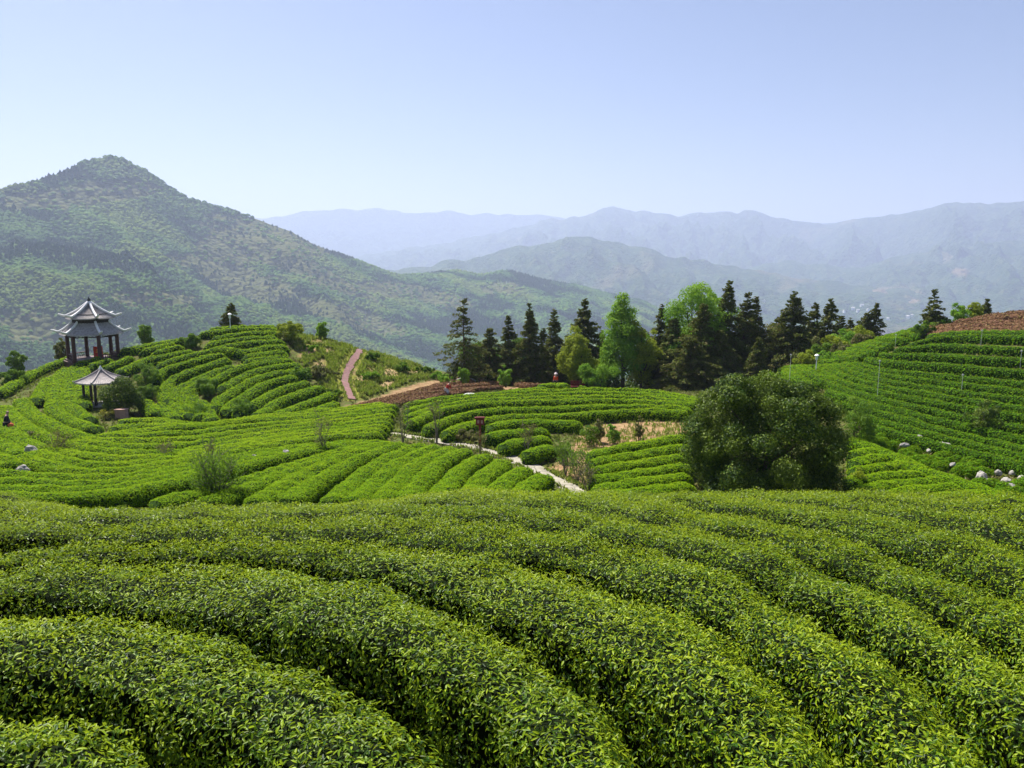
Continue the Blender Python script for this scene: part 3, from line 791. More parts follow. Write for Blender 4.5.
PV = [[(-8,392),(0,389),(29,373),(54,362),(70,356)], [(36,399),(42,388),(50,376)], [(98,427),(82,422),(64,415),(54,405),(55,390),(60,373),(68,366)], [(92,418),(78,411),(69,400),(70,382),(73,366)],
 [(84,404),(80,396),(81,380),(82,366)], [(72,362),(88,360),(104,356)], [(88,366),(98,362),(113,357)], [(102,368),(112,363),(134,355)], [(116,372),(126,367),(146,358)], [(118,350),(134,347),(152,343)], [(138,350),(156,346),(176,343)], [(128,364),(142,360),(158,354)]]
rows(PV, 1.2, 'tea hedge before the big pavilion', 'row from the red paved path', 'tea hedges in front of the big pavilion', young=.3)

# centre mound
CM = between([[(404,404),(440,397),(500,392),(560,389),(610,388),(660,391),(704,399)],
              [(408,422),(420,416),(442,408.5),(480,402),(540,400),(600,399),(650,400),(698,404)],
              [(444,432),(456,427),(480,419.5),(510,415),(560,414),(610,411),(650,409),(690,411)]], [3, 2])
rows(CM, 1.05, 'long tea hedge arching over the centre mound', 'row from the mound top', 'long tea hedges arching over the centre mound', young=.55)
rows([[(486,425),(510,421),(545,420),(584,422)], [(486,436),(500,432),(525,429),(551,429)], [(500,444.5),(525,438.5),(553,436)], [(524,452),(540,448),(557,445)]], 1.2, 'short tea hedge by the red signboard', 'row below the mound', 'short tea hedges by the red signboard', young=.3)
rows([[(505,391),(525,388.5),(550,387)], [(540,385),(556,383),(566,384)], [(574,386),(590,386)]], 1.1, 'small fresh tea hedge before the brown rows', 'clump from the left', 'small tea hedges by the brown rows', young=.6)
# field right of the bank
F5 = between([[(586,453),(615,447),(640,442),(692,434)], [(592,495),(640,489),(694,482)]], [5])
rows(F5, 1.1, 'light green tea hedge left of the round tree', 'row below the bare bank', 'tea hedges left of the round tree', young=.6)
F6 = [[(852,453),(868,449),(882,447)], [(852,461),(870,457),(892,454)], [(850,470),(880,465),(910,461)], [(846,479),(880,474),(926,470)], [(850,488),(895,482),(945,477)], [(880,494),(920,487),(964,484)], [(915,499),(955,493),(992,490)], [(960,503),(990,500),(1010,499)]]
rows(F6, 1.05, 'light tea hedge right of the round tree', 'row below the long border hedge', 'tea hedges right of the round tree', young=.5)
rows([[(848,436),(862,441),(896,455),(926,469),(969,482),(1022,501),(1060,515)]], 1.25, '', '', 'tea hedges right of the round tree', labels=['long border tea hedge slanting between the white rocks and the light rows'])
# right hill
RK = between([[(905,345),(932,338),(960,335),(1024,336),(1060,337)],
              [(850,361),(867,365),(889,369.5),(940,374),(1024,382),(1060,386)],
              [(816,364),(827,373),(850,382),(889,392),(940,401),(1024,415),(1060,421)],
              [(832,400),(850,404),(889,413),(940,427),(1024,447),(1060,456)],
              [(864,421),(900,432),(950,445),(1024,462),(1060,471)]], [4, 4, 3, 2])
lab = ['terraced tea hedge on the right hill, %s long row below the brown rows' % ORD[k] for k in range(len(RK))]
rows(RK, .74, '', '', 'terraced tea hedges on the right hill', labels=lab, young=.16, mats=('tea_inner', 'tea_dark'))
rows([[(926,336),(940,333),(975,331),(1024,331),(1060,331)], [(800,366),(812,371),(830,380)], [(786,369),(800,377),(816,384)], [(760,372),(780,379),(800,388)], [(730,372),(770,368),(814,366)]], 1.15, '', '', 'tea hedges at the fringe of the right hill',
     labels=['topmost green tea hedge of the right hill, right under the brown rows', 'short tea hedge above the round tree, nearest to the white lamp', 'short tea hedge above the round tree, second from the white lamp', 'short tea hedge peeping out right above the round tree', 'straight tea hedge along the foot of the conifers, behind the round tree'], mats=('tea_inner', 'tea_dark'))
SP = [[(819,360),(840,360)], [(826,355.5),(858,357)], [(834,352),(864,354.5)], [(843,348),(858,351)], [(850,344),(861,348),(876,351.5)], [(859,340),(868,345),(887,347.5)], [(867,336),(875,341.5),(893,343)], [(877,332.5),(889,337),(909,338.5)], [(886,330),(896,333.5),(904,335)], [(898,328.5),(908,331.5),(918,334)], [(908,327),(925,330)]]
rows(SP, .85, 'short curved tea hedge by the yellow-green bushes', 'row up from the white lamp', 'short tea hedges on the right spur', mats=('tea_inner', 'tea_dark'), young=.2)
# pruned brown rows
BR = between([[(925,325),(960,321),(1000,318),(1060,318)], [(928,329),(965,329),(1024,327),(1060,327)]], [3]) + [[(950,318),(985,315),(1060,313)], [(970,313.5),(1000,310.5),(1060,309)]]
rows(BR, 1.15, 'pruned reddish-brown tea row on top of the right hill', 'row of that patch', 'pruned brown tea rows on the right hill', mats=('brown_core', 'brown_leaf'), young=0, h=.6, name='pruned_tea_row', rough=1.6,
     labels=['pruned brown tea row on the right hilltop, %s' % t for t in ('between the lone conifer and the right edge', 'the middle one of the lower three', 'next to the lowest', 'lowest, bordering the green rows', 'second from the skyline', 'highest, on the skyline')])
BC = between([[(352,402),(400,391),(440,381),(470,377),(520,375),(560,376)], [(336,410),(380,401),(420,394),(446,389)]], [4])
rows(BC, .95, '', '', 'pruned brown tea rows behind the centre mound', mats=('brown_core', 'brown_leaf'), young=0, h=.5, name='pruned_tea_row', rough=1.6,
     labels=['pruned brown tea row behind the centre mound, %s' % t for t in ('highest, along the foot of the conifers', 'second from the conifers', 'the middle one of five', 'second from the bright rows', 'lowest, touching the bright green rows')])
# ------------------------------------------------------------------ trees and shrubs
def conifer(loc, H, Rw, label, seed, group=None, mat='fir', sparse=1.0, base=.03, name='conifer', dens=1.0, lean=0.0, brown=0.28, card=.34):
    rng = np.random.default_rng(3000 + seed)
    root = empty(name, loc, label, 'tree', group)
    n = 9; t = np.linspace(0, 1, n); lean = lean or rng.normal() * .025
    bx = lean * H * t ** 1.5 + .02 * H * fbm(t * 2 + seed, t * 0 + 1, 2); by = .02 * H * fbm(t * 2 + seed, t * 0 + 7, 2)
    rad = (H * .016 + .03) * (1 - t * .93)
    g = Geo(); g.tube(np.stack([bx, by, t * H - .15], 1), rad, 7, 0)
    gc = Geo()
    nb = int((H * 15 + 40) * sparse)
    hs = np.sort(base + (1 - base) * rng.random(nb) ** 1.15); hs[-3:] = [.95, .97, .985]
    expo = rng.uniform(.5, .82)
    lob = rng.uniform(0, 6.28); lob2 = rng.uniform(0, 6.28)
    for q, hq in enumerate(hs):
        hq = min(hq + rng.normal() * .006, .99)
        az = q * 2.399 + rng.normal() * .5
        shape = (1 - hq) ** expo * (.80 + .20 * math.sin(hq * 5)) * min(1, .55 + hq * 3.2)
        asym = 1 + .18 * math.sin(az + lob + hq * 4) + .14 * math.sin(2 * az + lob2 - hq * 9)
        Lb = Rw * shape * asym * rng.uniform(.62, 1.12) + .12
        up = (.55 * hq - .25) + rng.normal() * .1
        o = np.array([np.interp(hq, t, bx), np.interp(hq, t, by), hq * H])
        d = np.array([math.cos(az), math.sin(az), 0.])
        k = np.linspace(0, 1, 5)[:, None]
        C = o + d * Lb * k + np.array([0, 0, 1.]) * Lb * (up * k - .28 * k ** 2 + .12 * k ** 3)
        if q % 2 == 0 and Lb > .5: g.tube(C[:4], [.035, .025, .018, .01], 4, 0, cap=False)
        nc = max(5, int(Lb / card * 13 * dens))
        u = rng.random(nc) ** .7
        P = np.stack([np.interp(u, k[:, 0], C[:, a]) for a in range(3)], 1)
        wid = (.34 * Lb * (1 - u * .75) + .06)
        sd = np.array([-d[1], d[0], 0.])
        off = rng.uniform(-1, 1, nc)
        P += sd * (off * wid)[:, None] + np.array([0, 0, 1.]) * (rng.normal(size=nc) * .09 * min(1, Lb) - .12 * np.abs(off) * wid)[:, None]
        ax = d * .8 + sd * off[:, None] * 1.1 + rng.normal(size=(nc, 3)) * .35 + np.array([0, 0, -.15 if hq < .8 else .35])
        tint = (rng.random(nc) < brown) * rng.uniform(.3, 1, nc)
        leaves(gc, P, unit(np.array([[0, 0, 1.]]) + d * .5 + rng.normal(size=(nc, 3)) * .3), card, rng, 0, tint, aspect=.42, axis=ax)
    # leader
    g.build('trunk', M['bark'], root); gc.build('crown', M[mat], root)
    return root

def broadleaf(loc, H, rx, label, seed, mat='bright', group=None, name='tree', leaf=.17, n=6000, clear=.22, clumps=36, cat='tree', tip=.0, stems=1, tall=1.0, young=.2, ry=None, bark='bark', flat=0.0, low=0.0, aspect=.55, cone=0.0, rr0=.45, lobes=(.20, .40), skirt=0):
    rng = np.random.default_rng(5000 + seed)
    root = empty(name, loc, label, cat, group)
    ry = ry or rx
    zc = H * (clear + (1 - clear) * .5); rz = H * (1 - clear) * .5
    g = Geo(); gc = Geo()
    # clump centres
    D = unit(rng.normal(size=(clumps * 3, 3)))
    D = D[D[:, 2] > -.75 + low][:clumps]
    rr = rng.uniform(rr0, .86 + .4 * (rr0 - .45), len(D)) ** .8
    cen = D * rr[:, None] * np.array([rx, ry, rz]) + np.array([0, 0, zc])
    if cone:
        f = np.clip((cen[:, 2] - (zc - rz)) / (2 * rz), 0, 1); cen[:, :2] *= (1.12 - cone * f)[:, None]
    cr = rng.uniform(*lobes, len(D)) * min(rx, rz * 1.2)
    if cone: cr *= (1.1 - .55 * cone * f)
    top = cen[:, 2].argmax(); cen[top, 2] = H - cr[top]
    cen = np.vstack([cen, [[0, 0, zc], [0, 0, zc - .45 * rz]]]); cr = np.r_[cr, .62 * min(rx, rz), .62 * min(rx, rz)]
    if skirt:
        a_ = np.arange(skirt) * 6.283 / skirt + rng.normal(size=skirt) * .1; q_ = rng.uniform(.62, .86, skirt)
        cen = np.vstack([cen, np.c_[np.cos(a_) * rx * q_, np.sin(a_) * ry * q_, rng.uniform(.08, .2, skirt) * H]]); cr = np.r_[cr, rng.uniform(.16, .24, skirt) * rx]
    w = cr ** 2; k = rng.choice(len(cr), n, p=w / w.sum())
    d = unit(rng.normal(size=(n, 3)) + np.array([0, 0, .35]) + .5 * unit(cen[k] - np.array([0, 0, zc - .3 * rz])))
    rad = cr[k] * rng.uniform(.55, 1.08, n) * (1 + .25 * fbm(d[:, 0] * 2 + k * 1.7, d[:, 1] * 2 + d[:, 2] * 2, 2))
    P = cen[k] + d * rad[:, None] * np.array([1, 1, .85 * tall ** .3])
    P[:, 2] = np.maximum(P[:, 2], .03 * H)
    tint = np.clip((rng.random(len(cr)) < .35)[k] * .35 + (rng.random(n) < young) * rng.uniform(.3, 1, n), 0, 1)
    leaves(gc, P, d, leaf, rng, 0, tint, (-.3, .8), aspect, .2)
    # trunk and limbs
    for s in range(stems):
        a0 = rng.uniform(0, 6.28); r0 = .0 if stems == 1 else rx * .12
        b = np.array([r0 * math.cos(a0), r0 * math.sin(a0), -.15])
        topz = zc + rz * .3
        e = np.array([b[0] * 3 + rng.normal() * rx * .06, b[1] * 3 + rng.normal() * rx * .06, topz])
        tk = np.linspace(0, 1, 6)[:, None]
        C = b + (e - b) * tk + np.concatenate([rng.normal(size=(6, 2)) * rx * .025, np.zeros((6, 1))], 1) * tk
        r_ = (H * .022 + .02) / math.sqrt(stems)
        g.tube(C, r_ * (1 - .75 * tk[:, 0]), 7, 0)
        for q in rng.permutation(len(cr))[:14 // stems + 2]:
            u = rng.uniform(.3, .9); o = b + (e - b) * u
            mid = .5 * (o + cen[q]) + np.array([0, 0, -.06 * H * rng.random()])
            g.tube(np.array([o, mid, cen[q]]), [r_ * .45, r_ * .3, r_ * .12], 5, 0, cap=False)
    g.build('trunk', M[bark], root); gc.build('crown', M[mat], root)
    return root

def sapling(loc, H, W, label, seed, n_leaf=676, mat='scrub', group='thin saplings in the tea field', stems=3, name='sapling', leaf=.09, br=16):
    """thin upright stems with few leaves"""
    rng = np.random.default_rng(7000 + seed)
    root = empty(name, loc, label, 'sapling', group)
    g = Geo(); gc = Geo()
    tips = []
    for s in range(stems):
        a = s * 6.28 / stems + rng.normal() * .5
        e = np.array([math.cos(a) * W * .28 * (stems > 1), math.sin(a) * W * .28 * (stems > 1), H * rng.uniform(.75, 1)])
        k = np.linspace(0, 1, 6)[:, None]
        C = np.array([0, 0, -.1]) + e * k + np.concatenate([rng.normal(size=(6, 2)) * .04 * H, np.zeros((6, 1))], 1) * k
        g.tube(C, (.012 * H + .008) * (1 - .8 * k[:, 0]), 5, 0)
        for b in range(br // stems + 2):
            u = rng.uniform(.25, .98); o = np.array([np.interp(u, k[:, 0], C[:, q]) for q in range(3)])
            az = rng.uniform(0, 6.28); L_ = W * .5 * rng.uniform(.5, 1.05) * (1.15 - .6 * u)
            t = o + np.array([math.cos(az) * L_, math.sin(az) * L_, L_ * rng.uniform(.5, 1.3)])
            t[2] = min(t[2], H)
            m_ = .5 * (o + t) + rng.normal(size=3) * .05 * L_
            g.tube(np.array([o, m_, t]), [.012 * H * .45 + .004, .012, .005], 4, 0, cap=False)
            tips.append((o, m_, t))
    if n_leaf:
        k = rng.integers(0, len(tips), n_leaf); u = rng.uniform(.3, 1.05, n_leaf)[:, None]
        O = np.array([tips[q][0] for q in k]); E = np.array([tips[q][2] for q in k])
        P = O + (E - O) * u + rng.normal(size=(n_leaf, 3)) * .07 * W
        leaves(gc, P, unit(rng.normal(size=(n_leaf, 3)) + [0, 0, .6]), leaf, rng, 0, rng.random(n_leaf) * .6, (-.3, .9), .5, .2)
        gc.build('foliage', M[mat], root)
    g.build('stem', M['greybark'], root)
    return root

# the row of conifers and spring-green trees behind the centre mound: (pixel column, distance, pixel of the top, crown half-width in m)
FIR_G = 'conifers behind the tea mounds'
firs = [
 (463, 86, 298, 3.1, 'sparse brownish conifer standing alone at the left end of the tree row', dict(sparse=.62, brown=.35, dens=.8)),
 (489, 90, 328, 2.0, 'low brownish conifer right beside the lone left-end conifer', dict(brown=.4)),
 (508, 89, 315, 2.1, 'slim dark conifer left of the taller pointed one', dict()),
 (531, 87, 303, 2.4, 'tall pointed dark conifer in the left group of the tree row', dict(dens=1.2)),
 (545, 92, 328, 1.9, 'short conifer tucked between two pointed ones in the left group', dict()),
 (557, 89, 309, 1.7, 'slender conifer just left of the broad rounded one', dict()),
 (583, 90, 298, 3.3, 'broad round-topped dark conifer behind the yellow-green tree', dict(dens=1.25)),
 (604, 93, 330, 1.9, 'short dark conifer left of the tall bright green tree', dict()),
 (645, 93, 332, 2.0, 'short dark conifer right behind the tall bright green tree', dict()),
 (660, 88, 304, 2.2, 'brownish pointed conifer right of the tall bright green tree', dict(brown=.45)),
 (676, 86, 318, 2.8, 'wide dark conifer with drooping boughs under the second bright tree', dict(brown=.25, dens=1.15)),
 (702, 83, 303, 3.4, 'large dark conifer standing in front of the second bright green tree', dict(brown=.25, dens=1.2)),
 (690, 80, 338, 3.2, 'low dark brown conifer at the front of the wood beside the mound end', dict(brown=.35, dens=1.2)),
 (727, 88, 280, 2.7, 'tallest dark conifer, right beside the second bright green tree', dict(brown=.2, dens=1.15)),
 (722, 82, 330, 2.6, 'low conifer at the foot of the tallest dark conifer', dict(brown=.35)),
 (745, 89, 292, 2.3, 'dark conifer directly right of the tallest one', dict(dens=1.1)),
 (758, 91, 296, 2.2, 'narrow dark conifer, second to the right of the tallest one', dict(brown=.2)),
 (757, 80, 338, 1.7, 'small dark pointed conifer standing above the round tree', dict(dens=1.1)),
 (776, 93, 318, 2.2, 'lower conifer in the dip between the two tall groups', dict()),
 (797, 86, 291, 2.7, 'tall dark conifer with a thin spire, middle of the right group', dict(dens=1.15)),
 (786, 90, 325, 2.2, 'low conifer leaning on the left side of the thin-spired one', dict(brown=.3)),
 (814, 91, 302, 2.1, 'slim conifer directly right of the thin-spired one', dict()),
 (829, 92, 299, 2.0, 'pointed conifer, rightmost tall one before the yellow-green bushes', dict(dens=1.1)),
 (841, 100, 316, 1.5, 'small far conifer at the dip, left one of three', dict()),
 (850, 101, 317, 1.4, 'small far conifer at the dip, middle one of three', dict()),
 (858, 102, 321, 1.3, 'small far conifer at the dip, right one of three', dict()),
 (868, 97, 311, 1.8, 'bushy conifer left in the pair above the yellow-green bushes', dict()),
 (877, 97, 303, 1.9, 'pointed conifer right in the pair above the yellow-green bushes', dict()),
 (934, 82, 289, 1.25, 'lone dark conifer at the left end of the brown hilltop rows', dict(sparse=.8)),
 (987, 86, 299, .7, 'tiny conifer on the skyline of the brown hilltop', dict()),
 (229, 84, 303, 1.5, 'small dark conifer on top of the left hill', dict(dens=1.2)),
]
for k, (px, Y, yt, rw, lab, kw) in enumerate(firs):
    loc, H = stand(px, Y, yt)
    conifer(loc, H, rw * (1.42 if k else 1.15), lab, k, FIR_G if px < 930 and px > 300 else None, **kw)
broad = [
 (625, 86, 291, 3.3, 'bright', 'tall bright green spring-leaved tree in the middle of the tree row', dict(clumps=80, n=19000, clear=.0, cone=.75)),
 (643, 85, 320, 2.0, 'yellowgreen', 'yellow-green tree leaning on the right side of the tall bright one', dict(clumps=34, n=8000, clear=.0)),
 (578, 83, 326, 2.2, 'yellowgreen', 'yellow-green rounded young tree in front of the broad dark conifer', dict(clumps=40, n=10000, clear=.0, cone=.4)),
 (695, 87, 280, 4.0, 'bright', 'second bright green tree, rising above the large dark conifer', dict(clumps=80, n=20000, clear=.05, cone=.4)),
 (712, 91, 288, 2.2, 'bright', 'light green tree squeezed between the second bright tree and the tallest conifer', dict(clumps=40, n=9000, clear=.05)),
]
broad += [
 (478, 93, 342, 2.6, 'shrub', 'leafy green tree filling the gap right of the lone left-end conifer', dict(clumps=30, n=6000, clear=.0)),
 (519, 93, 336, 2.4, 'shrub', 'green broadleaf tree between the slim and the tall pointed conifer', dict(clumps=30, n=6000, clear=.0)),
 (602, 91, 340, 2.4, 'shrub', 'dull green broadleaf tree between the yellow-green and the tall bright one', dict(clumps=30, n=6000, clear=.0)),
 (664, 92, 335, 2.6, 'shrub', 'green broadleaf tree behind the brownish pointed conifer', dict(clumps=30, n=6500, clear=.0)),
 (736, 93, 306, 2.8, 'shrub', 'green broadleaf tree between the tallest conifer and its right neighbour', dict(clumps=34, n=8000, clear=.0)),
 (771, 91, 322, 2.6, 'scrub', 'olive broadleaf tree in the dip left of the thin-spired conifer', dict(clumps=30, n=6500, clear=.0)),
 (808, 94, 322, 2.6, 'shrub', 'green broadleaf tree right behind the thin-spired conifer', dict(clumps=30, n=6500, clear=.0)),
 (822, 88, 336, 2.2, 'scrub', 'olive broadleaf tree at the right end of the tall conifers', dict(clumps=26, n=5000, clear=.0)),
]
for k, (px, Y, yt, rw, mt, lab, kw) in enumerate(broad):
    loc, H = stand(px, Y, yt)
    broadleaf(loc, H, rw, lab, k, mt, 'spring-green trees in the tree row', leaf=.24, **kw)

# the big round evergreen in the middle distance
loc, H = stand(769, 35.5, 376)
broadleaf(loc, H, 3.7, 'big round evergreen tree with glossy dark leaves behind the near knoll', 40, 'evergreen', name='evergreen_tree', leaf=.13, n=120000, clear=-.08, clumps=150, ry=3.5, young=.14, low=-.3, rr0=.62, lobes=(.11, .24), skirt=22, aspect=.5)

# shrubs: (px, Y or None to rest on the seen ground at py, top, half-width, material, label)
SH = [
 (598, 80, 363, 2.0, 'bright', 'bright green feathery shrub before the tree row, right of the dark red bench', 2600),
 (145, 84, 324, .95, 'shrub', 'round green shrub on the skyline right of the big pavilion', 1500),
 (16, 76, 350, 1.0, 'shrub', 'round green shrub by the left edge above the red paved path', 1600),
 (12, 68, 369, 1.5, 'shrub', 'dark green spreading shrub at the left edge beside the path', 2200),
 (62, 80, 338, .9, 'scrub', 'olive shrub touching the left side of the big pavilion', 1300),
 (121, 57, 376, 1.75, 'evergreen', 'dark leafy tree growing right against the small pavilion', 5200),
 (148, 61, 384, 1.2, 'shrub', 'green shrub right of the dark leafy tree by the small pavilion', 2000),
 (147, 64, 362, 1.1, 'shrub', 'dark shrub between the tea rows below the round skyline shrub', 1500),
 (188, 75, 334, 1.1, 'shrub', 'loose green shrub among the upper rows of the left hill', 1500),
 (236, 73, 347, .9, 'shrub', 'dark green shrub where two row systems meet on the left hill', 1400),
 (206, 62, 378, 1.25, 'shrub', 'leafy shrub in the middle of the hollow on the left hill', 2200),
 (240, 57, 398, 1.2, 'shrub', 'green bush at the foot of the left hill rows', 1500),
 (197, 56, 403, .9, 'shrub', 'small bush at the bottom of the hollow', 1000),
 (289, 78, 320, 1.6, 'yellowgreen', 'dark shrub with pale yellow top at the upper end of the left hill rows', 2600),
 (322, 84, 321, .8, 'bright', 'small upright light green shrub on the skyline of the grassy slope', 1200),
 (300, 68, 366, 1.0, 'shrub', 'olive shrub at the right end of the left hill rows', 1200),
 (318, 70, 366, 1.3, 'scrub', 'brownish-green bush on the grassy slope left of the hill path', 1600),
 (330, 72, 374, 1.1, 'scrub', 'dull bush between the hill path and the terrace ends', 1300),
 (311, 77, 345, .9, 'bright', 'fresh green bush on the grassy slope near the bare earth', 1100),
 (334, 66, 391, 1.0, 'shrub', 'green bush at the lower end of the hill path', 1200),
 (372, 81, 352, .9, 'shrub', 'dark green bush right of the bend of the hill path', 1200),
 (371, 74, 371, 1.1, 'bright', 'light green bush low on the slope right of the hill path', 1300),
 (402, 80, 362, .9, 'shrub', 'dark bush between two bare earth scars', 1100),
 (424, 84, 366, 1.3, 'shrub', 'low bush on the right edge of the grassy slope', 1400),
 (440, 82, 372, 1.4, 'bright', 'light bush in front of the sparse left-end conifer', 1600),
 (447, 78, 376, .9, 'bright', 'small light bush behind the brown rows left of the conifers', 900),
 (464, 80, 367, .8, 'bright', 'bright bush at the foot of the sparse left-end conifer', 1000),
 (506, 82, 364, .9, 'bright', 'fresh green bush at the foot of the slim conifer', 1000),
 (808, 80, 350, 1.4, 'yellowgreen', 'lowest yellow-green bush above the white lamp', 1600),
 (822, 82, 342, 1.5, 'shrub', 'dark green bush second from the bottom of the bush slope', 1800),
 (834, 84, 335, 1.6, 'yellowgreen', 'yellow-green bush in the middle of the bush slope', 1900),
 (848, 86, 328, 1.6, 'bright', 'bright green bush high on the bush slope', 1900),
 (860, 88, 324, 1.7, 'yellowgreen', 'topmost yellow-green bush under the pair of conifers', 2000),
 (862, 82, 333, 1.2, 'scrub', 'brownish bush at the upper end of the short curved rows', 1200),
 (844, 80, 341, 1.2, 'scrub', 'brown-green bush just left of the short curved rows', 1200),
 (826, 78, 351, 1.2, 'bright', 'light bush touching the lower short curved rows', 1200),
 (862, 45, 396, 1.15, 'shrub', 'feathery light green bush in the right hill rows beside the round tree', 2600),
 (986, 47, 397, 1.05, 'evergreen', 'round dark bush standing alone in the right hill rows', 2600),
 (925, 76, 320, 1.0, 'shrub', 'dark bush between the short curved rows and the brown hilltop', 1200),
 (962, 83, 303, 1.1, 'bright', 'light green bush on the skyline of the brown hilltop', 1200),
 (975, 84, 302, 1.0, 'yellowgreen', 'yellow-green bush beside the tiny skyline conifer', 1200),
 (944, 81, 318, 1.0, 'bright', 'low light bush at the foot of the lone conifer on the right', 1000),
 (30, 44, 431, 1.0, 'scrub', 'dull bush beside the long pale rock at the left', 1100),
 (22, 43, 441, .75, 'evergreen', 'dark bush directly left of the long pale rock', 1200),
 (4, 39, 462, .85, 'yellowgreen', 'yellow-flecked bush cut by the left edge', 1400),
 (118, 56, 407, .6, 'flower_yellow', 'yellow flowering bush in front of the small pavilion', 900),
 (598, 46.5, 419, .5, 'scrub', 'small bush on top of the bare bank', 800),
 (614, 46, 424, .5, 'bright', 'little bright green bush on the bare bank', 700),
 (590, 45.5, 424, .6, 'shrub', 'dark small bush at the left end of the bank top', 700),
 (640, 46.5, 415, .35, 'scrub', 'tiny dry bush on the right part of the bank', 500),
 (563, 41.5, 441, .55, 'shrub', 'small green bush by the end of the short hedges', 700),
 (790, 34.2, 484, .5, 'yellowgreen', 'small yellowish weed bush under the right side of the round tree', 500),
 (858, 36, 468, .45, 'yellowgreen', 'yellow weed clump beside the right foot of the round tree', 500),
 (468, 47.6, 429, .8, 'scrub', 'olive bush at the foot of the red signboard', 1400),
]
for k, (px, Y, yt, rw, mt, lab, n) in enumerate(SH):
    loc, H = stand(px, Y, yt)
    H = min(max(H, .55), 5.5)
    broadleaf(loc, H, rw, lab, 100 + k, mt, 'shrubs among the tea fields', name='shrub', cat='shrub', leaf=max(.10, .0024 * Y), n=int(n * 1.7), clear=.0, clumps=16, stems=3, young=.2)

# saplings
SP_ = [
 (165, 40, 438, 1.1, 'bare twiggy sapling alone in the middle of the left basin', dict(n_leaf=312, mat='dryscrub')),
 (54, 40, 431, 1.6, 'thin reddish sapling beside the small white rock', dict(n_leaf=900, mat='dryscrub')),
 (207, 38.5, 430, .8, 'slim twiggy sapling just behind the dense multi-stemmed one', dict(n_leaf=312, mat='dryscrub')),
 (215, 31.5, 449, 2.1, 'dense multi-stemmed shrubby sapling at the brow, left of centre', dict(n_leaf=3000, mat='shrub', stems=9, br=60, leaf=.10)),
 (322, 43, 411, 1.6, 'twiggy sapling in the middle of the bright bowl rows', dict(n_leaf=624, mat='scrub')),
 (402, 45.5, 401, 1.2, 'twiggy sapling at the upper end of the white path', dict(n_leaf=676, mat='scrub')),
 (436, 47, 397, 1.2, 'twiggy sapling on the mound rows just right of the path top', dict(n_leaf=520, mat='scrub')),
 (480, 43.5, 430, .8, 'thin sapling at the edge of the white path below the signboard', dict(n_leaf=416, mat='dryscrub')),
 (527, 44, 419, 1.3, 'bare sapling rising out of the short hedges', dict(n_leaf=520, mat='dryscrub')),
 (566, 38.5, 439, 1.2, 'dark leafy sapling on the scrubby bank edge, left one', dict(n_leaf=900, mat='shrub', stems=5, br=26)),
 (578, 37, 447, 1.3, 'dark scrubby sapling on the bank edge, middle one', dict(n_leaf=900, mat='shrub', stems=5, br=30)),
 (588, 35, 462, 1.2, 'grey dry leafless sapling at the lower end of the bank', dict(n_leaf=416, mat='dryscrub', stems=5, br=34)),
]
for k, (px, Y, yt, w, lab, kw) in enumerate(SP_):
    loc, H = stand(px, Y, yt)
    sapling(loc, max(H, .9), w, lab, k, **kw)

# wild grass on the slope and on the bank: nobody could count it
def grass(name, poly, n, size, label, mat, seed, poly2=None):
    rng = np.random.default_rng(seed)
    P = np.array(poly); lo, hi = P.min(0), P.max(0)
    xy = rng.uniform(lo, hi, (n * 3, 2)); xy = xy[inside(poly, xy[:, 0], xy[:, 1])][:n]
    d = fbm(xy[:, 0] * .35, xy[:, 1] * .35, 3)
    ok = (d > -.25) & (bare_at(xy[:, 0], xy[:, 1]) < .05) & (np.linalg.norm(xy[:, None] - WILD_PATH[None], axis=-1).min(1) > 1.0)
    xy = xy[ok]; d = d[ok]
    reps = 5
    xy = np.repeat(xy, reps, 0) + rng.normal(size=(len(xy) * reps, 2)) * .12
    z = ground(xy[:, 0], xy[:, 1])
    s = size * rng.uniform(.5, 1.3, len(xy))
    ax = rng.normal(size=(len(xy), 3)) * .45 + np.array([0, 0, 1.])
    g = Geo()
    leaves(g, np.c_[xy, z + s * .3], unit(rng.normal(size=(len(xy), 3))), s, rng, 0, rng.random(len(xy)), aspect=.28, axis=ax)
    tag(g.build(name, M[mat]), label, 'grass', kind='stuff')
grass('wild_grass', WILD, 6500, .5, 'yellow-green wild grass and herbs on the steep slope around the hill path', 'grassblade', 21)
grass('bank_grass', BANK, 500, .28, 'dry grass scattered over the bare earth bank', 'grassblade', 22)

def verge(name, pts, w, n, label, seed):
    rng = np.random.default_rng(seed); C = smooth(hitc(pts, g=True), .25)
    T = unit(np.gradient(C, axis=0)); S_ = np.stack([-T[:, 1], T[:, 0]], 1)
    k = rng.integers(0, len(C), n); o = rng.choice([-1, 1], n) * (w * .5 + np.abs(rng.normal(size=n)) * .16 - .05)
    ok = fbm(k * .15 + 7 * np.sign(o), k * 0 + seed, 2) > -.22; k = k[ok]; o = o[ok]; n = len(k)
    xy = C[k] + S_[k] * o[:, None]; s = rng.uniform(.12, .34, n)
    g = Geo(); leaves(g, np.c_[xy, ground(xy[:, 0], xy[:, 1]) + s * .4], unit(rng.normal(size=(n, 3))), s, rng, 0, rng.random(n), aspect=.3, axis=rng.normal(size=(n, 3)) * .5 + [0, 0, 1.])
    tag(g.build(name, M['grassblade']), label, 'grass', kind='stuff')
verge('path_grass', [(388,434),(410,437),(440,442),(470,447.5),(500,456),(520,462.5),(540,472),(555,481),(572,489),(590,502)], .8, 2600, 'grass fringe growing along both edges of the white path', 51)
verge('garden_path_grass', [(-40,408),(0,397),(14,391),(28,383),(45,374),(62,367),(76,361)], 1.4, 2000, 'grass fringe growing along the red paved path at the left', 52)
verge('hill_path_grass', [(358,343),(361,347),(358,354),(352,363),(347,373),(345,382),(349,393),(352,400)], .7, 1600, 'grass fringe growing along the reddish hill path', 53)

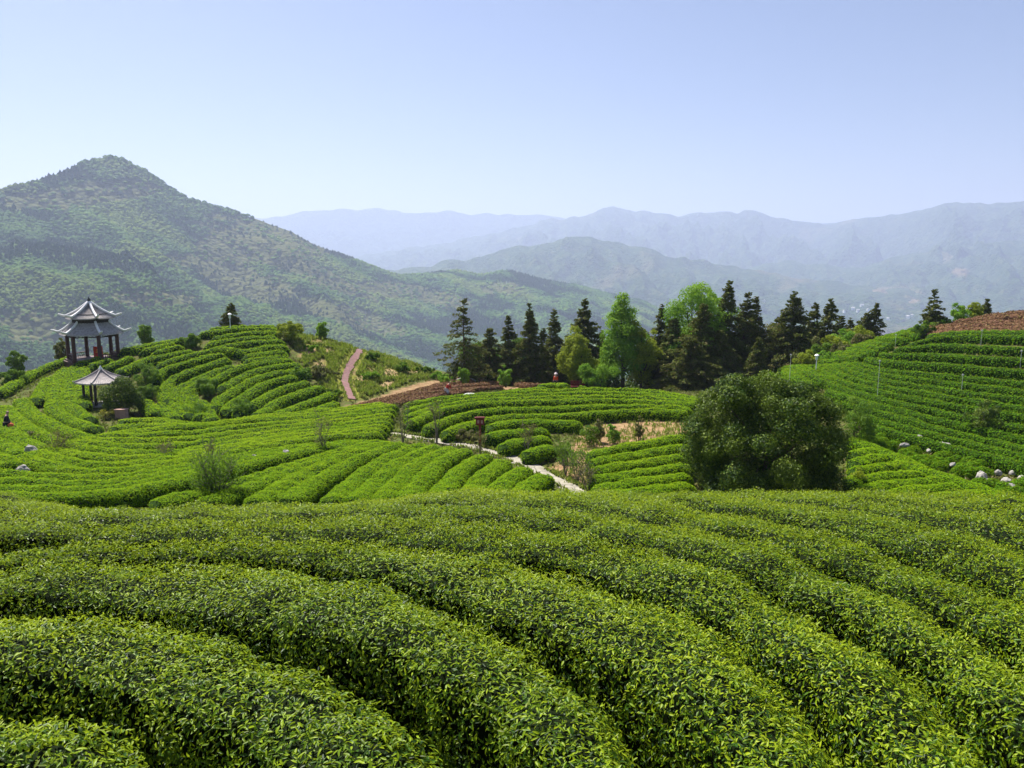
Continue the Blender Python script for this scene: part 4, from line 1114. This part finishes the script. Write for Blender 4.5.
# undergrowth on the floor of the wood behind the mound
rng = np.random.default_rng(31); n = 9000
xx = rng.uniform(-7, 38, n); yy = rng.uniform(87, 101, n); hh = 1.9 * np.clip(.55 + fbm(xx * .3, yy * .3, 3), .1, 1.2) * rng.random(n) ** .6
g = Geo(); leaves(g, np.c_[xx, yy, ground(xx, yy) + hh], unit(rng.normal(size=(n, 3)) + [0, 0, .8]), .42, rng, 0, 0, (-.2, .9), .6, .2)
tag(g.build('undergrowth', M['evergreen']), 'dark leafy undergrowth covering the floor of the conifer wood', 'undergrowth', kind='stuff')

# weeds on the soil between the rows
rng = np.random.default_rng(61); n = 30000
xy = np.c_[rng.uniform(-48, 46, n), rng.uniform(24, 84, n)]; xy = xy[(np.abs(xy[:, 0]) < xy[:, 1] * .72 + 2) & (fbm(xy[:, 0] * .25, xy[:, 1] * .25, 3) > -.18)]
xy = xy[~inside(BROWN, xy[:, 0], xy[:, 1]) & ~inside(BANK, xy[:, 0], xy[:, 1])]
WP = np.vstack([smooth(hitc(q, g=True), .5) for q in ([(388,434),(410,437),(440,442),(470,447.5),(500,456),(520,462.5),(540,472),(555,481),(572,489),(590,502)], [(0,397),(14,391),(28,383),(45,374),(62,367),(76,361)])] + [WILD_PATH])
dmin = np.full(len(xy), 9.)
for q in WP: dmin = np.minimum(dmin, np.hypot(xy[:, 0] - q[0], xy[:, 1] - q[1]))
xy = np.repeat(xy[dmin > .75], 4, 0); xy = xy + rng.normal(size=xy.shape) * .1
s = rng.uniform(.12, .36, len(xy)); g = Geo()
leaves(g, np.c_[xy, ground(xy[:, 0], xy[:, 1]) + s * .3], unit(rng.normal(size=(len(xy), 3))), s, rng, 0, rng.random(len(xy)) * .5, aspect=.4, axis=rng.normal(size=(len(xy), 3)) * .6 + [0, 0, .8])
tag(g.build('weeds', M['scrub']), 'low weeds growing on the soil between the tea rows', 'weeds', kind='stuff')
# ------------------------------------------------------------------ pavilions
M['tile'] = plain('grey_roof_tiles', (.37, .345, .33), .85, .1, .3, 5, .3)
M['tile_pale'] = plain('pale_roof_tiles', (.36, .32, .31), .75, .3, .25, 5, .3)
M['ridge_white'] = plain('white_ridge_plaster', (.78, .77, .76), .7, .3, .08, 5)
M['dark_wood'] = plain('dark_red_wood', (.075, .026, .020), .6, .4, .3, 8)
M['black_wood'] = plain('dark_wood', (.035, .027, .022), .7, .3, .3, 8)
M['stone'] = plain('grey_stone', (.34, .33, .32), .85, .2, .2, 4, .3)
M['red_cloth'] = plain('red_cloth', (.55, .045, .02), .8, .2, .15, 5)
M['yellow_mark'] = plain('yellow_mark', (.7, .45, .05), .7, .2, .1, 5)
M['finial_dark'] = plain('dark_finial', (.05, .05, .045), .6, .4, .2, 6)

def roof_shell(a0, r0, r1, z0, z1, ns=6, sag=.35, mat=0, g=None, nt=30, th=.09, lift=.0):
    """curved hexagonal roof between radius r0 (top, z1) and r1 (eaves, z0), ribbed like tiles"""
    g = g or Geo(); tt = np.linspace(0, 1, 9)
    for k in range(ns):
        aA = a0 + k * 2 * np.pi / ns; aB = a0 + (k + 1) * 2 * np.pi / ns
        uu = np.linspace(0, 1, nt * 2 + 1)
        G = np.zeros((9, len(uu), 3))
        for i, t in enumerate(tt):
            r = r0 + (r1 - r0) * t
            z = z1 + (z0 - z1) * (t + sag * math.sin(math.pi * t) * .55)
            A = np.array([math.cos(aA) * r, math.sin(aA) * r]); B = np.array([math.cos(aB) * r, math.sin(aB) * r])
            G[i, :, :2] = A + (B - A) * uu[:, None]
            corner = (np.abs(uu - .5) * 2) ** 4
            G[i, :, 2] = z + lift * t ** 3 * corner + .035 * (np.arange(len(uu)) % 2) * (r1 > .8)
        g.sheet(G, mat, smooth=False)
        U = G.copy(); U[:, :, 2] -= th
        g.sheet(U[:, ::-1], mat, smooth=False)
        E = np.stack([G[-1], U[-1]], 0); g.sheet(E, mat, smooth=False)
    return g
def ridge_curve(a, r0, r1, z0, z1, sag, over, up, lift):
    t = np.linspace(0, 1, 9); r = r0 + (r1 - r0) * t
    z = z1 + (z0 - z1) * (t + sag * np.sin(np.pi * t) * .55) + lift * t ** 3
    P = np.stack([np.cos(a) * r, np.sin(a) * r, z + .05], 1)
    e = []
    for q in (.35, .7, 1.0):
        e.append([np.cos(a) * (r1 + over * q), np.sin(a) * (r1 + over * q), z[-1] + .05 + up * q ** 1.6])
    return np.vstack([P, e])

# big two-tiered pavilion
bx = on_ray(93.6, 356, 76.); bz = float(ground(bx[0], bx[1]))
PZ = max(bz, on_ray(93.6, 354, 76.)[2] - .75)
root = empty('pavilion', (bx[0], bx[1], PZ), 'big two-tiered hexagonal pavilion with white upturned ridges on the left hill', 'pavilion')
a0 = math.atan2(-bx[1], -bx[0]) + R(14)
k_ = 76. / FOC
def zof(py): return on_ray(93.6, py, 76.)[2] - PZ
zE1, zT1, zE2, zT2 = zof(333.0), zof(321.5), zof(317.5), zof(303.0)
g = Geo()
n = 6
for (r, z0, z1) in ((2.75, -.9, .18), (2.6, .18, .36)):
    an = a0 + np.arange(6) * np.pi / 3
    B_ = np.stack([np.cos(an) * r, np.sin(an) * r, np.full(6, z0)], 1); T_ = B_.copy(); T_[:, 2] = z1
    V = np.vstack([B_, T_]); q = np.arange(6); q2 = (q + 1) % 6
    g.add(V, np.stack([q, q2, q2 + 6, q + 6], 1)); g.add(T_, [[0, 1, 2, 3, 4, 5]])
g.build('platform', M['dark_wood'], root)
for k in range(6):
    a = a0 + k * np.pi / 3
    g = Geo(); c = np.array([math.cos(a) * 2.25, math.sin(a) * 2.25])
    g.tube([(c[0], c[1], .3), (c[0], c[1], 1.2), (c[0], c[1], zE1 + .35)], [.19, .18, .17], 10)
    g.tube([(c[0], c[1], .3), (c[0], c[1], .5)], [.2, .18], 10)
    col = g.build('column', M['dark_wood'], root)
for k in range(6):
    a, b = a0 + k * np.pi / 3, a0 + (k + 1) * np.pi / 3
    A = np.array([math.cos(a), math.sin(a)]) * 2.25; B = np.array([math.cos(b), math.sin(b)]) * 2.25
    mid = .5 * (A + B); rz = math.atan2(*(B - A)[::-1]); Ln = np.linalg.norm(B - A) - .28
    g = Geo()
    g.box((mid[0], mid[1], zE1 + .05), (Ln, .12, .22), rz=rz); g.box((mid[0], mid[1], zE1 - .28), (Ln, .08, .10), rz=rz)
    for q in np.linspace(-.42, .42, 7):
        c = mid + (B - A) * q * .95; g.box((c[0], c[1], zE1 - .14), (.05, .05, .17), rz=rz)
    g.build('lattice_beam', M['black_wood'], root)
    if k not in (5, 2):
        g = Geo(); g.box((mid[0], mid[1], .82), (Ln, .16, .08), rz=rz); g.box((mid[0], mid[1], .5), (Ln, .07, .06), rz=rz)
        for q in np.linspace(-.45, .45, 9):
            c = mid + (B - A) * q * .95; g.box((c[0], c[1], .6), (.045, .045, .42), rz=rz)
        g.build('balustrade', M['dark_wood'], root)
lr = roof_shell(a0, 1.55, 2.95, zE1, zT1 + .05, sag=.12, lift=.10).build('lower_roof', M['tile'], root)
g = Geo()
for k in range(6):
    a, b = a0 + k * np.pi / 3, a0 + (k + 1) * np.pi / 3
    A = np.array([math.cos(a), math.sin(a)]) * 1.62; B = np.array([math.cos(b), math.sin(b)]) * 1.62
    mid = .5 * (A + B); rz = math.atan2(*(B - A)[::-1])
    g.box((mid[0], mid[1], .5 * (zT1 + zE2) + .12), (np.linalg.norm(B - A), .1, zE2 - zT1 + .55), rz=rz)
    for q in np.linspace(-.4, .4, 6):
        c = (mid + (B - A) * q) * 1.035; g.box((c[0], c[1], .5 * (zT1 + zE2) + .12), (.06, .06, zE2 - zT1 + .4), rz=rz)
g.build('frieze', M['black_wood'], root)
ur = roof_shell(a0, .12, 2.25, zE2, zT2, sag=.14, lift=.10).build('upper_roof', M['tile'], root)
for k in range(6):
    a = a0 + k * np.pi / 3
    g = Geo(); P = ridge_curve(a, 1.5, 2.95, zE1, zT1 + .05, .12, .68, .22, .10); P[:, 2] += .05; g.tube(P, np.r_[np.full(8, .12), [.12, .11, .10, .06]], 6); g.build('ridge', M['ridge_white'], lr)
    g = Geo(); P = ridge_curve(a, .12, 2.25, zE2, zT2, .14, .62, .22, .10); P[:, 2] += .05; g.tube(P, np.r_[np.full(8, .12), [.12, .11, .10, .06]], 6); g.build('ridge', M['ridge_white'], ur)
    b = a + np.pi / 3
    for rf, r1, z0 in ((lr, 2.97, zE1), (ur, 2.27, zE2)):
        A = np.array([math.cos(a) * r1, math.sin(a) * r1]); B = np.array([math.cos(b) * r1, math.sin(b) * r1])
        u = np.linspace(.02, .98, 13); co = (np.abs(u - .5) * 2) ** 4
        g = Geo(); g.tube(np.c_[A + (B - A) * u[:, None], z0 + .10 * co - .07], .035, 5); g.build('eaves_trim', M['tile_pale'], rf)
g = Geo(); g.tube([(0, 0, zT2 - .1), (0, 0, zT2 + .12), (0, 0, zT2 + .22), (0, 0, zT2 + .34), (0, 0, zT2 + .42), (0, 0, zT2 + .62)], [.2, .22, .1, .17, .1, .02], 10)
g.build('finial', M['finial_dark'], root)
# red banner inside
d = np.array([-bx[0], -bx[1]]); d /= np.linalg.norm(d); sd = np.array([-d[1], d[0]])
bpos = np.array([bx[0], bx[1]]) + d * 1.55 + sd * .42
ban = empty('banner', (bpos[0], bpos[1], PZ + .37), 'red banner with yellow marks standing inside the big pavilion', 'banner', rz=math.atan2(d[1], d[0]) + math.pi / 2)
g = Geo(); g.box((0, 0, .72), (.8, .04, 1.05)); g.build('cloth', M['red_cloth'], ban)
g = Geo()
for q in (-.37, .37): g.box((q, .05, .65), (.04, .04, 1.3))
g.build('stand', M['black_wood'], ban)
g = Geo(); g.box((0, -.03, .92), (.34, .012, .07)); g.box((0, -.03, .72), (.42, .012, .07)); g.box((-.02, -.031, .75), (.07, .012, .5)); g.box((.1, -.031, .56), (.2, .012, .06)); g.build('emblem', M['yellow_mark'], ban)

# small pavilion
sx = on_ray(103.5, 405, 60.); SZ = float(ground(sx[0], sx[1]))
def zs(py): return on_ray(102, py, 60.)[2] - SZ
root = empty('garden_shelter', (sx[0], sx[1], SZ), 'small open shelter with a low pale tiled roof below the big pavilion', 'shelter')
a1 = math.atan2(-sx[1], -sx[0]) - R(22)
zE, zT = zs(381.0), zs(370.0)
rf = roof_shell(a1, .08, 1.9, zE, zT, sag=.12, lift=.06, nt=11, th=.1).build('roof', M['tile_pale'], root)
for k in range(6):
    a = a1 + k * np.pi / 3
    g = Geo(); g.tube(ridge_curve(a, .1, 1.9, zE, zT, .12, .08, .05, .06), .05, 6); g.build('ridge', M['tile_pale'], rf)
    g = Geo(); c = np.array([math.cos(a), math.sin(a)]) * 1.3
    g.tube([(c[0], c[1], -.3), (c[0], c[1], 1), (c[0], c[1], zE + .2)], [.11, .1, .1], 8); g.build('column', M['black_wood'], root)
    b = a + np.pi / 3; A = c; B = np.array([math.cos(b), math.sin(b)]) * 1.3; mid = .5 * (A + B); rz = math.atan2(*(B - A)[::-1])
    g = Geo(); g.box((mid[0], mid[1], zE - .02), (np.linalg.norm(B - A) - .2, .1, .18), rz=rz); g.build('beam', M['black_wood'], root)
g = Geo(); g.tube([(0, 0, zT - .05), (0, 0, zT + .12), (0, 0, zT + .22), (0, 0, zT + .36)], [.13, .15, .08, .02], 8); g.build('finial', M['ridge_white'], root)
g = Geo(); an = a1 + np.arange(6) * np.pi / 3; P = np.stack([np.cos(an) * 1.5, np.sin(an) * 1.5, np.full(6, .06)], 1); Q = P.copy(); Q[:, 2] = -.6
q = np.arange(6); g.add(np.vstack([Q, P]), np.stack([q, (q + 1) % 6, (q + 1) % 6 + 6, q + 6], 1)); g.add(P, [[0, 1, 2, 3, 4, 5]]); g.build('floor_slab', M['stone'], root)

# ------------------------------------------------------------------ rocks
M['rock'] = plain('pale_limestone', (.33, .31, .28), .9, .2, .25, 3, .6)
def rock(loc, sx_, sy_, sz_, label, seed, group=None, rz=0.):
    rng = np.random.default_rng(seed)
    bm = bmesh.new(); bmesh.ops.create_icosphere(bm, subdivisions=3, radius=1)
    for v in bm.verts:
        d = v.co.normalized()
        f = 1 + .34 * float(fbm(d.x * 1.6 + seed, d.y * 1.6 + d.z * 1.3, 3)) + .10 * float(perlin(d.x * 6 + seed, d.z * 6 + d.y * 3))
        v.co = Vector((d.x * sx_ * f, d.y * sy_ * f, max(-.35, d.z) * sz_ * f))
    me = bpy.data.meshes.new('rock'); bm.to_mesh(me); bm.free(); me.materials.append(M['rock'])
    o = bpy.data.objects.new('rock', me); COL.objects.link(o); o.location = (loc[0], loc[1], loc[2] + sz_ * .2); o.rotation_euler = (0, 0, rz)
    return tag(o, label, 'rock', group)
def gpx(px, py, dz=0): p_ = hit(px, py, g=True); p_[2] += dz; return p_
p0 = hit(31, 450); rock(p0 + [0, 0, .25], .42, .3, .6, 'long pale rock poking out between bushes at the left edge', 1, rz=.5)
p0 = hit(55, 467.5); rock(p0 + [0, 0, .3], .28, .25, .32, 'small white rock under the thin reddish sapling at the left', 2)
p0 = hit(22, 464); rock(p0 + [0, 0, .35], .32, .2, .3, 'flat small white rock left of the dark gap at the left edge', 3)
p0 = hit(286, 451); rock(p0 + [0, 0, .48], .26, .22, .3, 'white stone among the slanting rows of the left basin', 4)
p0 = hit(254, 455); rock(p0 + [0, 0, .52], .18, .16, .24, 'tiny white stone among the left basin rows', 5)
# stony strip on the right hill with rocks and loose tea bushes
RS = [(856,428.5,.28),(876,433,.30),(896,441,.34),(916,446,.44),(904,450,.24),(928,456,.2),(941,452,.42),(985,464,.38),(1011,470,.34),(1012,474,.3),(998,474,.3),(981,479,.55),(989,481,.3),(1006,483,.42),(1011,489,.36),(1022,480,.38),(1023,493,.25),(952,470,.2)]
RL = ['at the upper left end of the stony strip','second from the upper left end of the stony strip','pale, upright, third along the upper edge of the stony strip','broad white, upper middle of the stony strip','small, just below the broad white one in the upper middle','little, in the middle of the stony strip','flat white, right of the upper middle','white, under the upper right bushes','pale, beside the right edge','pinkish, just below the pale one at the right edge','small, left of the pinkish one','biggest white, near the long border hedge','grey, touching the biggest white one','white, between the biggest one and the right edge','grey, lowest but one by the border hedge','pinkish, cut by the right edge','smallest, in the lower right corner of the strip','half hidden, nearest above the long border hedge']
for k, ((px, py, s), lb) in enumerate(zip(RS, RL)):
    rng = np.random.default_rng(60 + k)
    p0 = gpx(px, py + 2); rock(p0 + [0, 0, .08 if px > 975 else .36], s * (.5 if px > 975 else 1.2) * rng.uniform(.9, 1.25), s * .6, s * rng.uniform(.45, .75), 'limestone rock, ' + lb, 20 + k, 'limestone rocks in the stony strip', rz=rng.uniform(0, 3))
def tea_bush(loc, r, h, label, seed, group):
    rng = np.random.default_rng(seed); n = 520
    root = empty('tea_bush', loc, label, 'tea bush', group)
    d = unit(rng.normal(size=(n, 3))); d[:, 2] = np.abs(d[:, 2]) * 1.1 - .15
    f = 1 + .18 * fbm(d[:, 0] * 2 + seed, d[:, 1] * 2, 2)
    P = d * np.array([r * rng.uniform(.9, 1.3), r, h])[None] * f[:, None] * rng.uniform(.8, 1.02, n)[:, None]
    g = Geo(); leaves(g, P + [0, 0, .12], unit(d), .13, rng, 0, (rng.random(n) < .2) * .7, (-.2, .9), .5, .2)
    g.build('foliage', M['tea_dark'], root)
    g = Geo()
    for q in range(5):
        a = q * 1.3 + rng.random(); g.tube([(0, 0, -.1), (math.cos(a) * r * .3, math.sin(a) * r * .3, h * .5), (math.cos(a) * r * .6, math.sin(a) * r * .6, h * .8)], [.03, .02, .01], 5)
    g.build('stem', M['bark'], root)
TB = []
rng = np.random.default_rng(77)
for px in range(866, 1034, 9):
    for q in range(4):
        top = 424 + (px - 860) * .285 + 5; bot = 437 + (px - 860) * .375 + 2
        y = top + (bot - top) * (q + .5 + rng.uniform(-.3, .3)) / 4 + 2
        x = px + rng.uniform(-3.5, 3.5)
        if min(math.hypot(x - a, (y - b) * 1.3) for a, b, _ in RS) > 7: TB.append((x, y))
for k, (x, y) in enumerate(TB):
    tea_bush(gpx(x, y + 2), rng.uniform(.32, .52), rng.uniform(.32, .5), 'loose rounded tea bush among the white rocks of the stony strip', 200 + k, 'loose tea bushes in the stony strip')

# ------------------------------------------------------------------ sign, poles, bench, sack
loc, H = stand(480, 46.5, 416.5)
root = empty('signboard', loc, 'dark red signboard on a post beside the white path', 'sign', rz=R(4))
M['sign_red'] = plain('dark_red_paint', (.16, .018, .018), .6, .3, .2, 6)
M['sign_face'] = plain('faded_pink_panel', (.42, .22, .23), .6, .3, .15, 6)
g = Geo(); g.tube([(0, 0, -.3), (0, 0, H * .5), (0, 0, H - .2)], [.085, .08, .08], 8); g.build('post', M['sign_red'], root)
g = Geo(); g.box((0, 0, H - .32), (.52, .09, .42)); pn = g.build('board', M['sign_red'], root)
g = Geo(); g.box((0, -.053, H - .32), (.34, .012, .20)); g.build('panel', M['sign_face'], pn)
g = Geo(); g.box((0, 0, H - .06), (.66, .24, .06), top=.8); g.build('cap', M['sign_red'], root)

M['pole'] = plain('pale_grey_metal', (.55, .55, .53), .5, .5, .08, 6)
PL = [(791, 62, 354, 'thin grey sprinkler pole in front of the white lamp, above the round tree'), (880, 57, 360, 'thin grey sprinkler pole in the left part of the right hill rows'), (963, 56, 374, 'thin grey sprinkler pole in the middle of the right hill rows'), (982, 68, 332, 'white sprinkler pole close below the brown hilltop rows'), (896, 74, 336, 'thin pole between the short curved rows and the terraces'), (1019, 60, 377, 'thin grey sprinkler pole at the right edge')]
for px, Y, yt, lab in PL:
    loc, H = stand(px, Y, yt); H = max(H, 1.5)
    root = empty('sprinkler_pole', loc, lab, 'pole', 'thin sprinkler poles on the right hill')
    g = Geo(); g.tube([(0, 0, -.2), (0, 0, H * .6), (0, 0, H - .1)], [.017, .015, .013], 6); g.build('post', M['pole'], root)
    g = Geo(); g.box((0, 0, H - .07), (.16, .05, .05)); g.tube([(0, 0, H - .06), (0, 0, H + .02)], [.04, .02], 6); g.build('sprinkler_head', M['pole'], root)
M['lamp_white'] = plain('white_enamel', (.80, .80, .80), .4, .5, .05, 6)
for px, Y, yt, lab in [(817, 70, 354, 'white insect-trap lamp at the left corner of the right hill terraces'), (229.5, 79, 313, 'white insect-trap lamp in front of the conifer on the left hilltop')]:
    loc, H = stand(px, Y, yt)
    root = empty('field_lamp', loc, lab, 'lamp', 'white field lamps')
    g = Geo(); g.tube([(0, 0, -.2), (0, 0, H - .5)], [.04, .035], 7); g.build('post', M['lamp_white'], root)
    g = Geo(); g.tube([(0, 0, H - .55), (0, 0, H - .5), (0, 0, H - .15)], [.08, .11, .11], 8); g.build('lamp_body', M['lamp_white'], root)
    g = Geo(); g.tube([(0, 0, H - .14), (0, 0, H - .06), (0, 0, H)], [.22, .15, .04], 10); g.build('cap', M['lamp_white'], root)

loc, _ = stand(578, 80, 380)
root = empty('bench', loc, 'dark red bench in the shade left of the bright green shrub', 'bench')
g = Geo()
for q in (-.15, 0, .15): g.box((0, q, .45), (1.5, .12, .05))
g.build('seat', M['sign_red'], root)
g = Geo()
for q in (.62, .78, .94): g.box((0, .24 + (q - .6) * .2, q), (1.5, .04, .12))
g.build('backrest', M['sign_red'], root)
for q in (-.62, .62):
    g = Geo(); g.box((q, 0, .21), (.09, .42, .42)); g.box((q, .27, .7), (.09, .05, .6)); g.build('leg', M['sign_red'], root)
M['sack'] = plain('grey_white_sacking', (.5, .5, .5), .9, .2, .15, 6, .3)
p0 = gpx(470, 396.5)
bm = bmesh.new(); bmesh.ops.create_icosphere(bm, subdivisions=3, radius=1)
for v in bm.verts:
    d = v.co.copy(); f = 1 + .12 * float(fbm(d.x * 2, d.y * 2 + d.z, 3)); e = (abs(d.x)) ** 6
    v.co = Vector((d.x * .62, d.y * .30 * f * (1 - .5 * e), d.z * .17 * f * (1 - .6 * e)))
me = bpy.data.meshes.new('sack'); bm.to_mesh(me); bm.free(); me.materials.append(M['sack'])
o = bpy.data.objects.new('sack', me); COL.objects.link(o); o.location = p0 + [0, 0, .16]; tag(o, 'grey-white filled sack lying on bare soil beside the brown rows', 'sack')
for px, py, lab in [(472, 383, 'pale boulder higher up in the brown rows, behind the grey sack'), (460, 383, 'small white boulder between the brown rows left of the pale one')]:
    rock(gpx(px, py + 1), .5, .4, .55, lab, px)
p0 = gpx(122, 419)
root = empty('stone_block', p0, 'pinkish stone block at the foot of the dark leafy tree', 'stone block')
M['pinkstone'] = plain('pink_stone', (.42, .26, .21), .85, .2, .15, 6, .3)
g = Geo(); g.box((0, 0, .3), (.78, .5, .75), top=.94); g.build('block', M['pinkstone'], root)
g = Geo(); g.box((0, 0, .70), (.84, .56, .07)); g.build('slab', M['pinkstone'], root)
broadleaf(gpx(86, 411), .55, .6, 'low patch of red flowers by the small shelter', 900, 'flower_red', name='flower_bed', cat='flowers', leaf=.1, n=380, clear=0, clumps=10, stems=3)
broadleaf(gpx(107, 420), .8, .6, 'pale yellow flowering bush below the small shelter', 901, 'flower_yellow', name='shrub', cat='shrub', leaf=.1, n=500, clear=0, clumps=10, stems=3, group='shrubs among the tea fields')

# ------------------------------------------------------------------ people
def skin_obj(name, verts, edges, radii, mat, parent, sub=1):
    me = bpy.data.meshes.new(name); bm = bmesh.new(); ly = bm.verts.layers.skin.verify()
    vs_ = []
    for i, (v, r) in enumerate(zip(verts, radii)):
        b = bm.verts.new(v); b[ly].radius = (r, r) if np.ndim(r) == 0 else r; b[ly].use_root = (i == 0); vs_.append(b)
    for a, b in edges: bm.edges.new((vs_[a], vs_[b]))
    bm.to_mesh(me); bm.free(); me.materials.append(mat)
    o = bpy.data.objects.new(name, me); COL.objects.link(o); o.parent = parent
    md = o.modifiers.new('skin', 'SKIN'); md.use_smooth_shade = True
    o.modifiers.new('sub', 'SUBSURF').levels = sub; o.modifiers[-1].render_levels = sub
    return o
M['skin'] = plain('skin', (.42, .25, .17), .6, .3, .08, 8)
M['hair'] = plain('black_hair', (.015, .013, .012), .5, .4, .2, 8)
def cloth(nm, c): M[nm] = plain(nm, c, .85, .2, .12, 9); return M[nm]
cloth('red_jacket', (.55, .04, .03)); cloth('white_trousers', (.62, .62, .64)); cloth('dark_jacket', (.025, .025, .04)); cloth('dark_trousers', (.03, .03, .04)); cloth('orange_shirt', (.62, .09, .03)); cloth('pale_hat', (.7, .6, .6)); cloth('orange_bag', (.6, .14, .05))
def person(loc, rz, label, top, bottom, bend=0.0, hat=None, knees=0.0, arm=0.5):
    root = empty('person', loc, label, 'person', 'people among the tea rows', rz)
    cb, sb = math.cos(bend), math.sin(bend)
    hz = .92 - knees * .35
    def T(x, y, z): return (x, -(z) * sb + y * cb, hz + z * cb + y * sb)      # torso frame, bends towards -y
    pel = (0, 0, hz); ch = T(0, 0, .30); sh = T(0, 0, .50); nk = T(0, 0, .58); hd = T(0, -.02, .70); tp = T(0, -.01, .80)
    V = [pel, ch, sh, nk, hd, tp]; E = [(0, 1), (1, 2), (2, 3), (3, 4), (4, 5)]; Rr = [.135, .14, .11, .055, .098, .07]
    for s in (-1, 1):
        b = len(V)
        kn = (s * .11, -.10 - knees * .28, hz * .52); ft = (s * .11, .03, .07); toe = (s * .12, -.15, .04)
        V += [(s * .09, 0, hz - .04), kn, ft, toe]; Rr += [.10, .07, .048, .04]; E += [(0, b), (b, b + 1), (b + 1, b + 2), (b + 2, b + 3)]
        b = len(V)
        S = T(s * .19, 0, .47); el = np.array(S) + [s * .04, -.10 * arm, -.27]; wr = el + [-s * .03, -.22 * arm, -.16]; hn = wr + [0, -.06, -.07]
        V += [S, tuple(el), tuple(wr), tuple(hn)]; Rr += [.06, .047, .034, .036]; E += [(2, b), (b, b + 1), (b + 1, b + 2), (b + 2, b + 3)]
    skin_obj('body', V, E, Rr, M['skin'], root)
    # jacket over the torso and arms, trousers over the legs
    Vj = [pel, ch, sh]; Ej = [(0, 1), (1, 2)]; Rj = [.165, .165, .13]
    for b in (10, 18):
        k = len(Vj); Vj += [V[b], V[b + 1], tuple(.15 * np.array(V[b + 1]) + .85 * np.array(V[b + 2]))]; Rj += [.078, .062, .05]; Ej += [(2, k), (k, k + 1), (k + 1, k + 2)]
    skin_obj('jacket', Vj, Ej, Rj, M[top], root)
    Vt = [(0, 0, hz - .01)]; Et = []; Rt = [.155]
    for b in (6, 14):
        k = len(Vt); Vt += [V[b], V[b + 1], V[b + 2]]; Rt += [.118, .088, .068]; Et += [(0, k), (k, k + 1), (k + 1, k + 2)]
    skin_obj('trousers', Vt, Et, Rt, M[bottom], root)
    g = Geo()
    h = np.array(hd)
    if hat:
        g.tube([h + [0, .0, .06], h + [0, 0, .09], h + [0, 0, .2], h + [0, 0, .24]], [.21, .13, .11, .03], 10); g.build('hat', M[hat], root)
    skin_obj('hair', [h + np.array([0, .025, .02]), h + np.array([0, .02, .085])], [(0, 1)], [.105, .08], M['hair'], root)
    return root
person(gpx(446.5, 397.5), R(70), 'person in a red jacket and pale trousers bending over the brown rows', 'red_jacket', 'white_trousers', bend=.55, knees=.35)
loc, _ = stand(556, 81, 370)
person(loc, R(-30), 'person in an orange-red shirt and pale hat under the dark conifers', 'orange_shirt', 'dark_trousers', hat='pale_hat')
pp = hit(6, 426)
person(pp, R(120), 'person in dark clothes walking between tea rows at the left edge', 'dark_jacket', 'dark_trousers', bend=.2)
bag = bpy.data.objects.new('tmp', None)
g = Geo(); g.tube([(0, 0, 0), (0, 0, .1), (0, 0, .3), (0, 0, .36)], [.12, .17, .15, .05], 10); g.build('bag_body', M['orange_bag'], None); bo = bpy.data.objects['bag_body']; bo.name = 'bag'; bo.location = pp + [.36, -.10, .62]
tag(bo, 'orange bag carried at the side of the dark-clothed person', 'bag')
bpy.data.objects.remove(bag)

# ------------------------------------------------------------------ far houses in the valley
M['house_white'] = plain('white_render', (.8, .8, .78), .8, .2, .06, .2)
M['house_roof'] = plain('grey_roof', (.45, .43, .42), .8, .2, .1, .2)
rng = np.random.default_rng(5)
dg = bpy.context.evaluated_depsgraph_get()
HS = [(853,309),(858,311),(862,306),(868,311),(873,313),(878,309),(908,318),(912,316),(844,312),(888,320),(790,303),(798,305),(755,300),(764,302)]
for k, (px, py) in enumerate(HS):
    d = Vector(ray(px, py)).normalized()
    ok, P, *_ = sc.ray_cast(dg, d * 3300, d)
    if not ok or P.length > 9000 or P.length < 3300: P = d * 5200
    P = P * .998
    root = empty('house', P, 'white house in the far valley, one of a few bright specks behind the conifers', 'house', 'white houses in the far valley', rng.uniform(0, 3))
    w, dd, h = rng.uniform(10, 18), rng.uniform(8, 11), rng.uniform(6, 10)
    g = Geo(); g.box((0, 0, h / 2 - 4), (w, dd, h + 8)); g.build('wall', M['house_white'], root)
    g = Geo(); g.add([(-w/2-1,-dd/2-1,h),(w/2+1,-dd/2-1,h),(w/2+1,dd/2+1,h),(-w/2-1,dd/2+1,h),(-w/2,0,h+4),(w/2,0,h+4)], [(0,1,5,4),(2,3,4,5)]); g.add([(-w/2-1,-dd/2-1,h),(-w/2,0,h+4),(-w/2-1,dd/2+1,h),(w/2+1,-dd/2-1,h),(w/2+1,dd/2+1,h),(w/2,0,h+4)], [(0,1,2),(3,4,5)])
    g.build('roof', M['house_roof'], root)
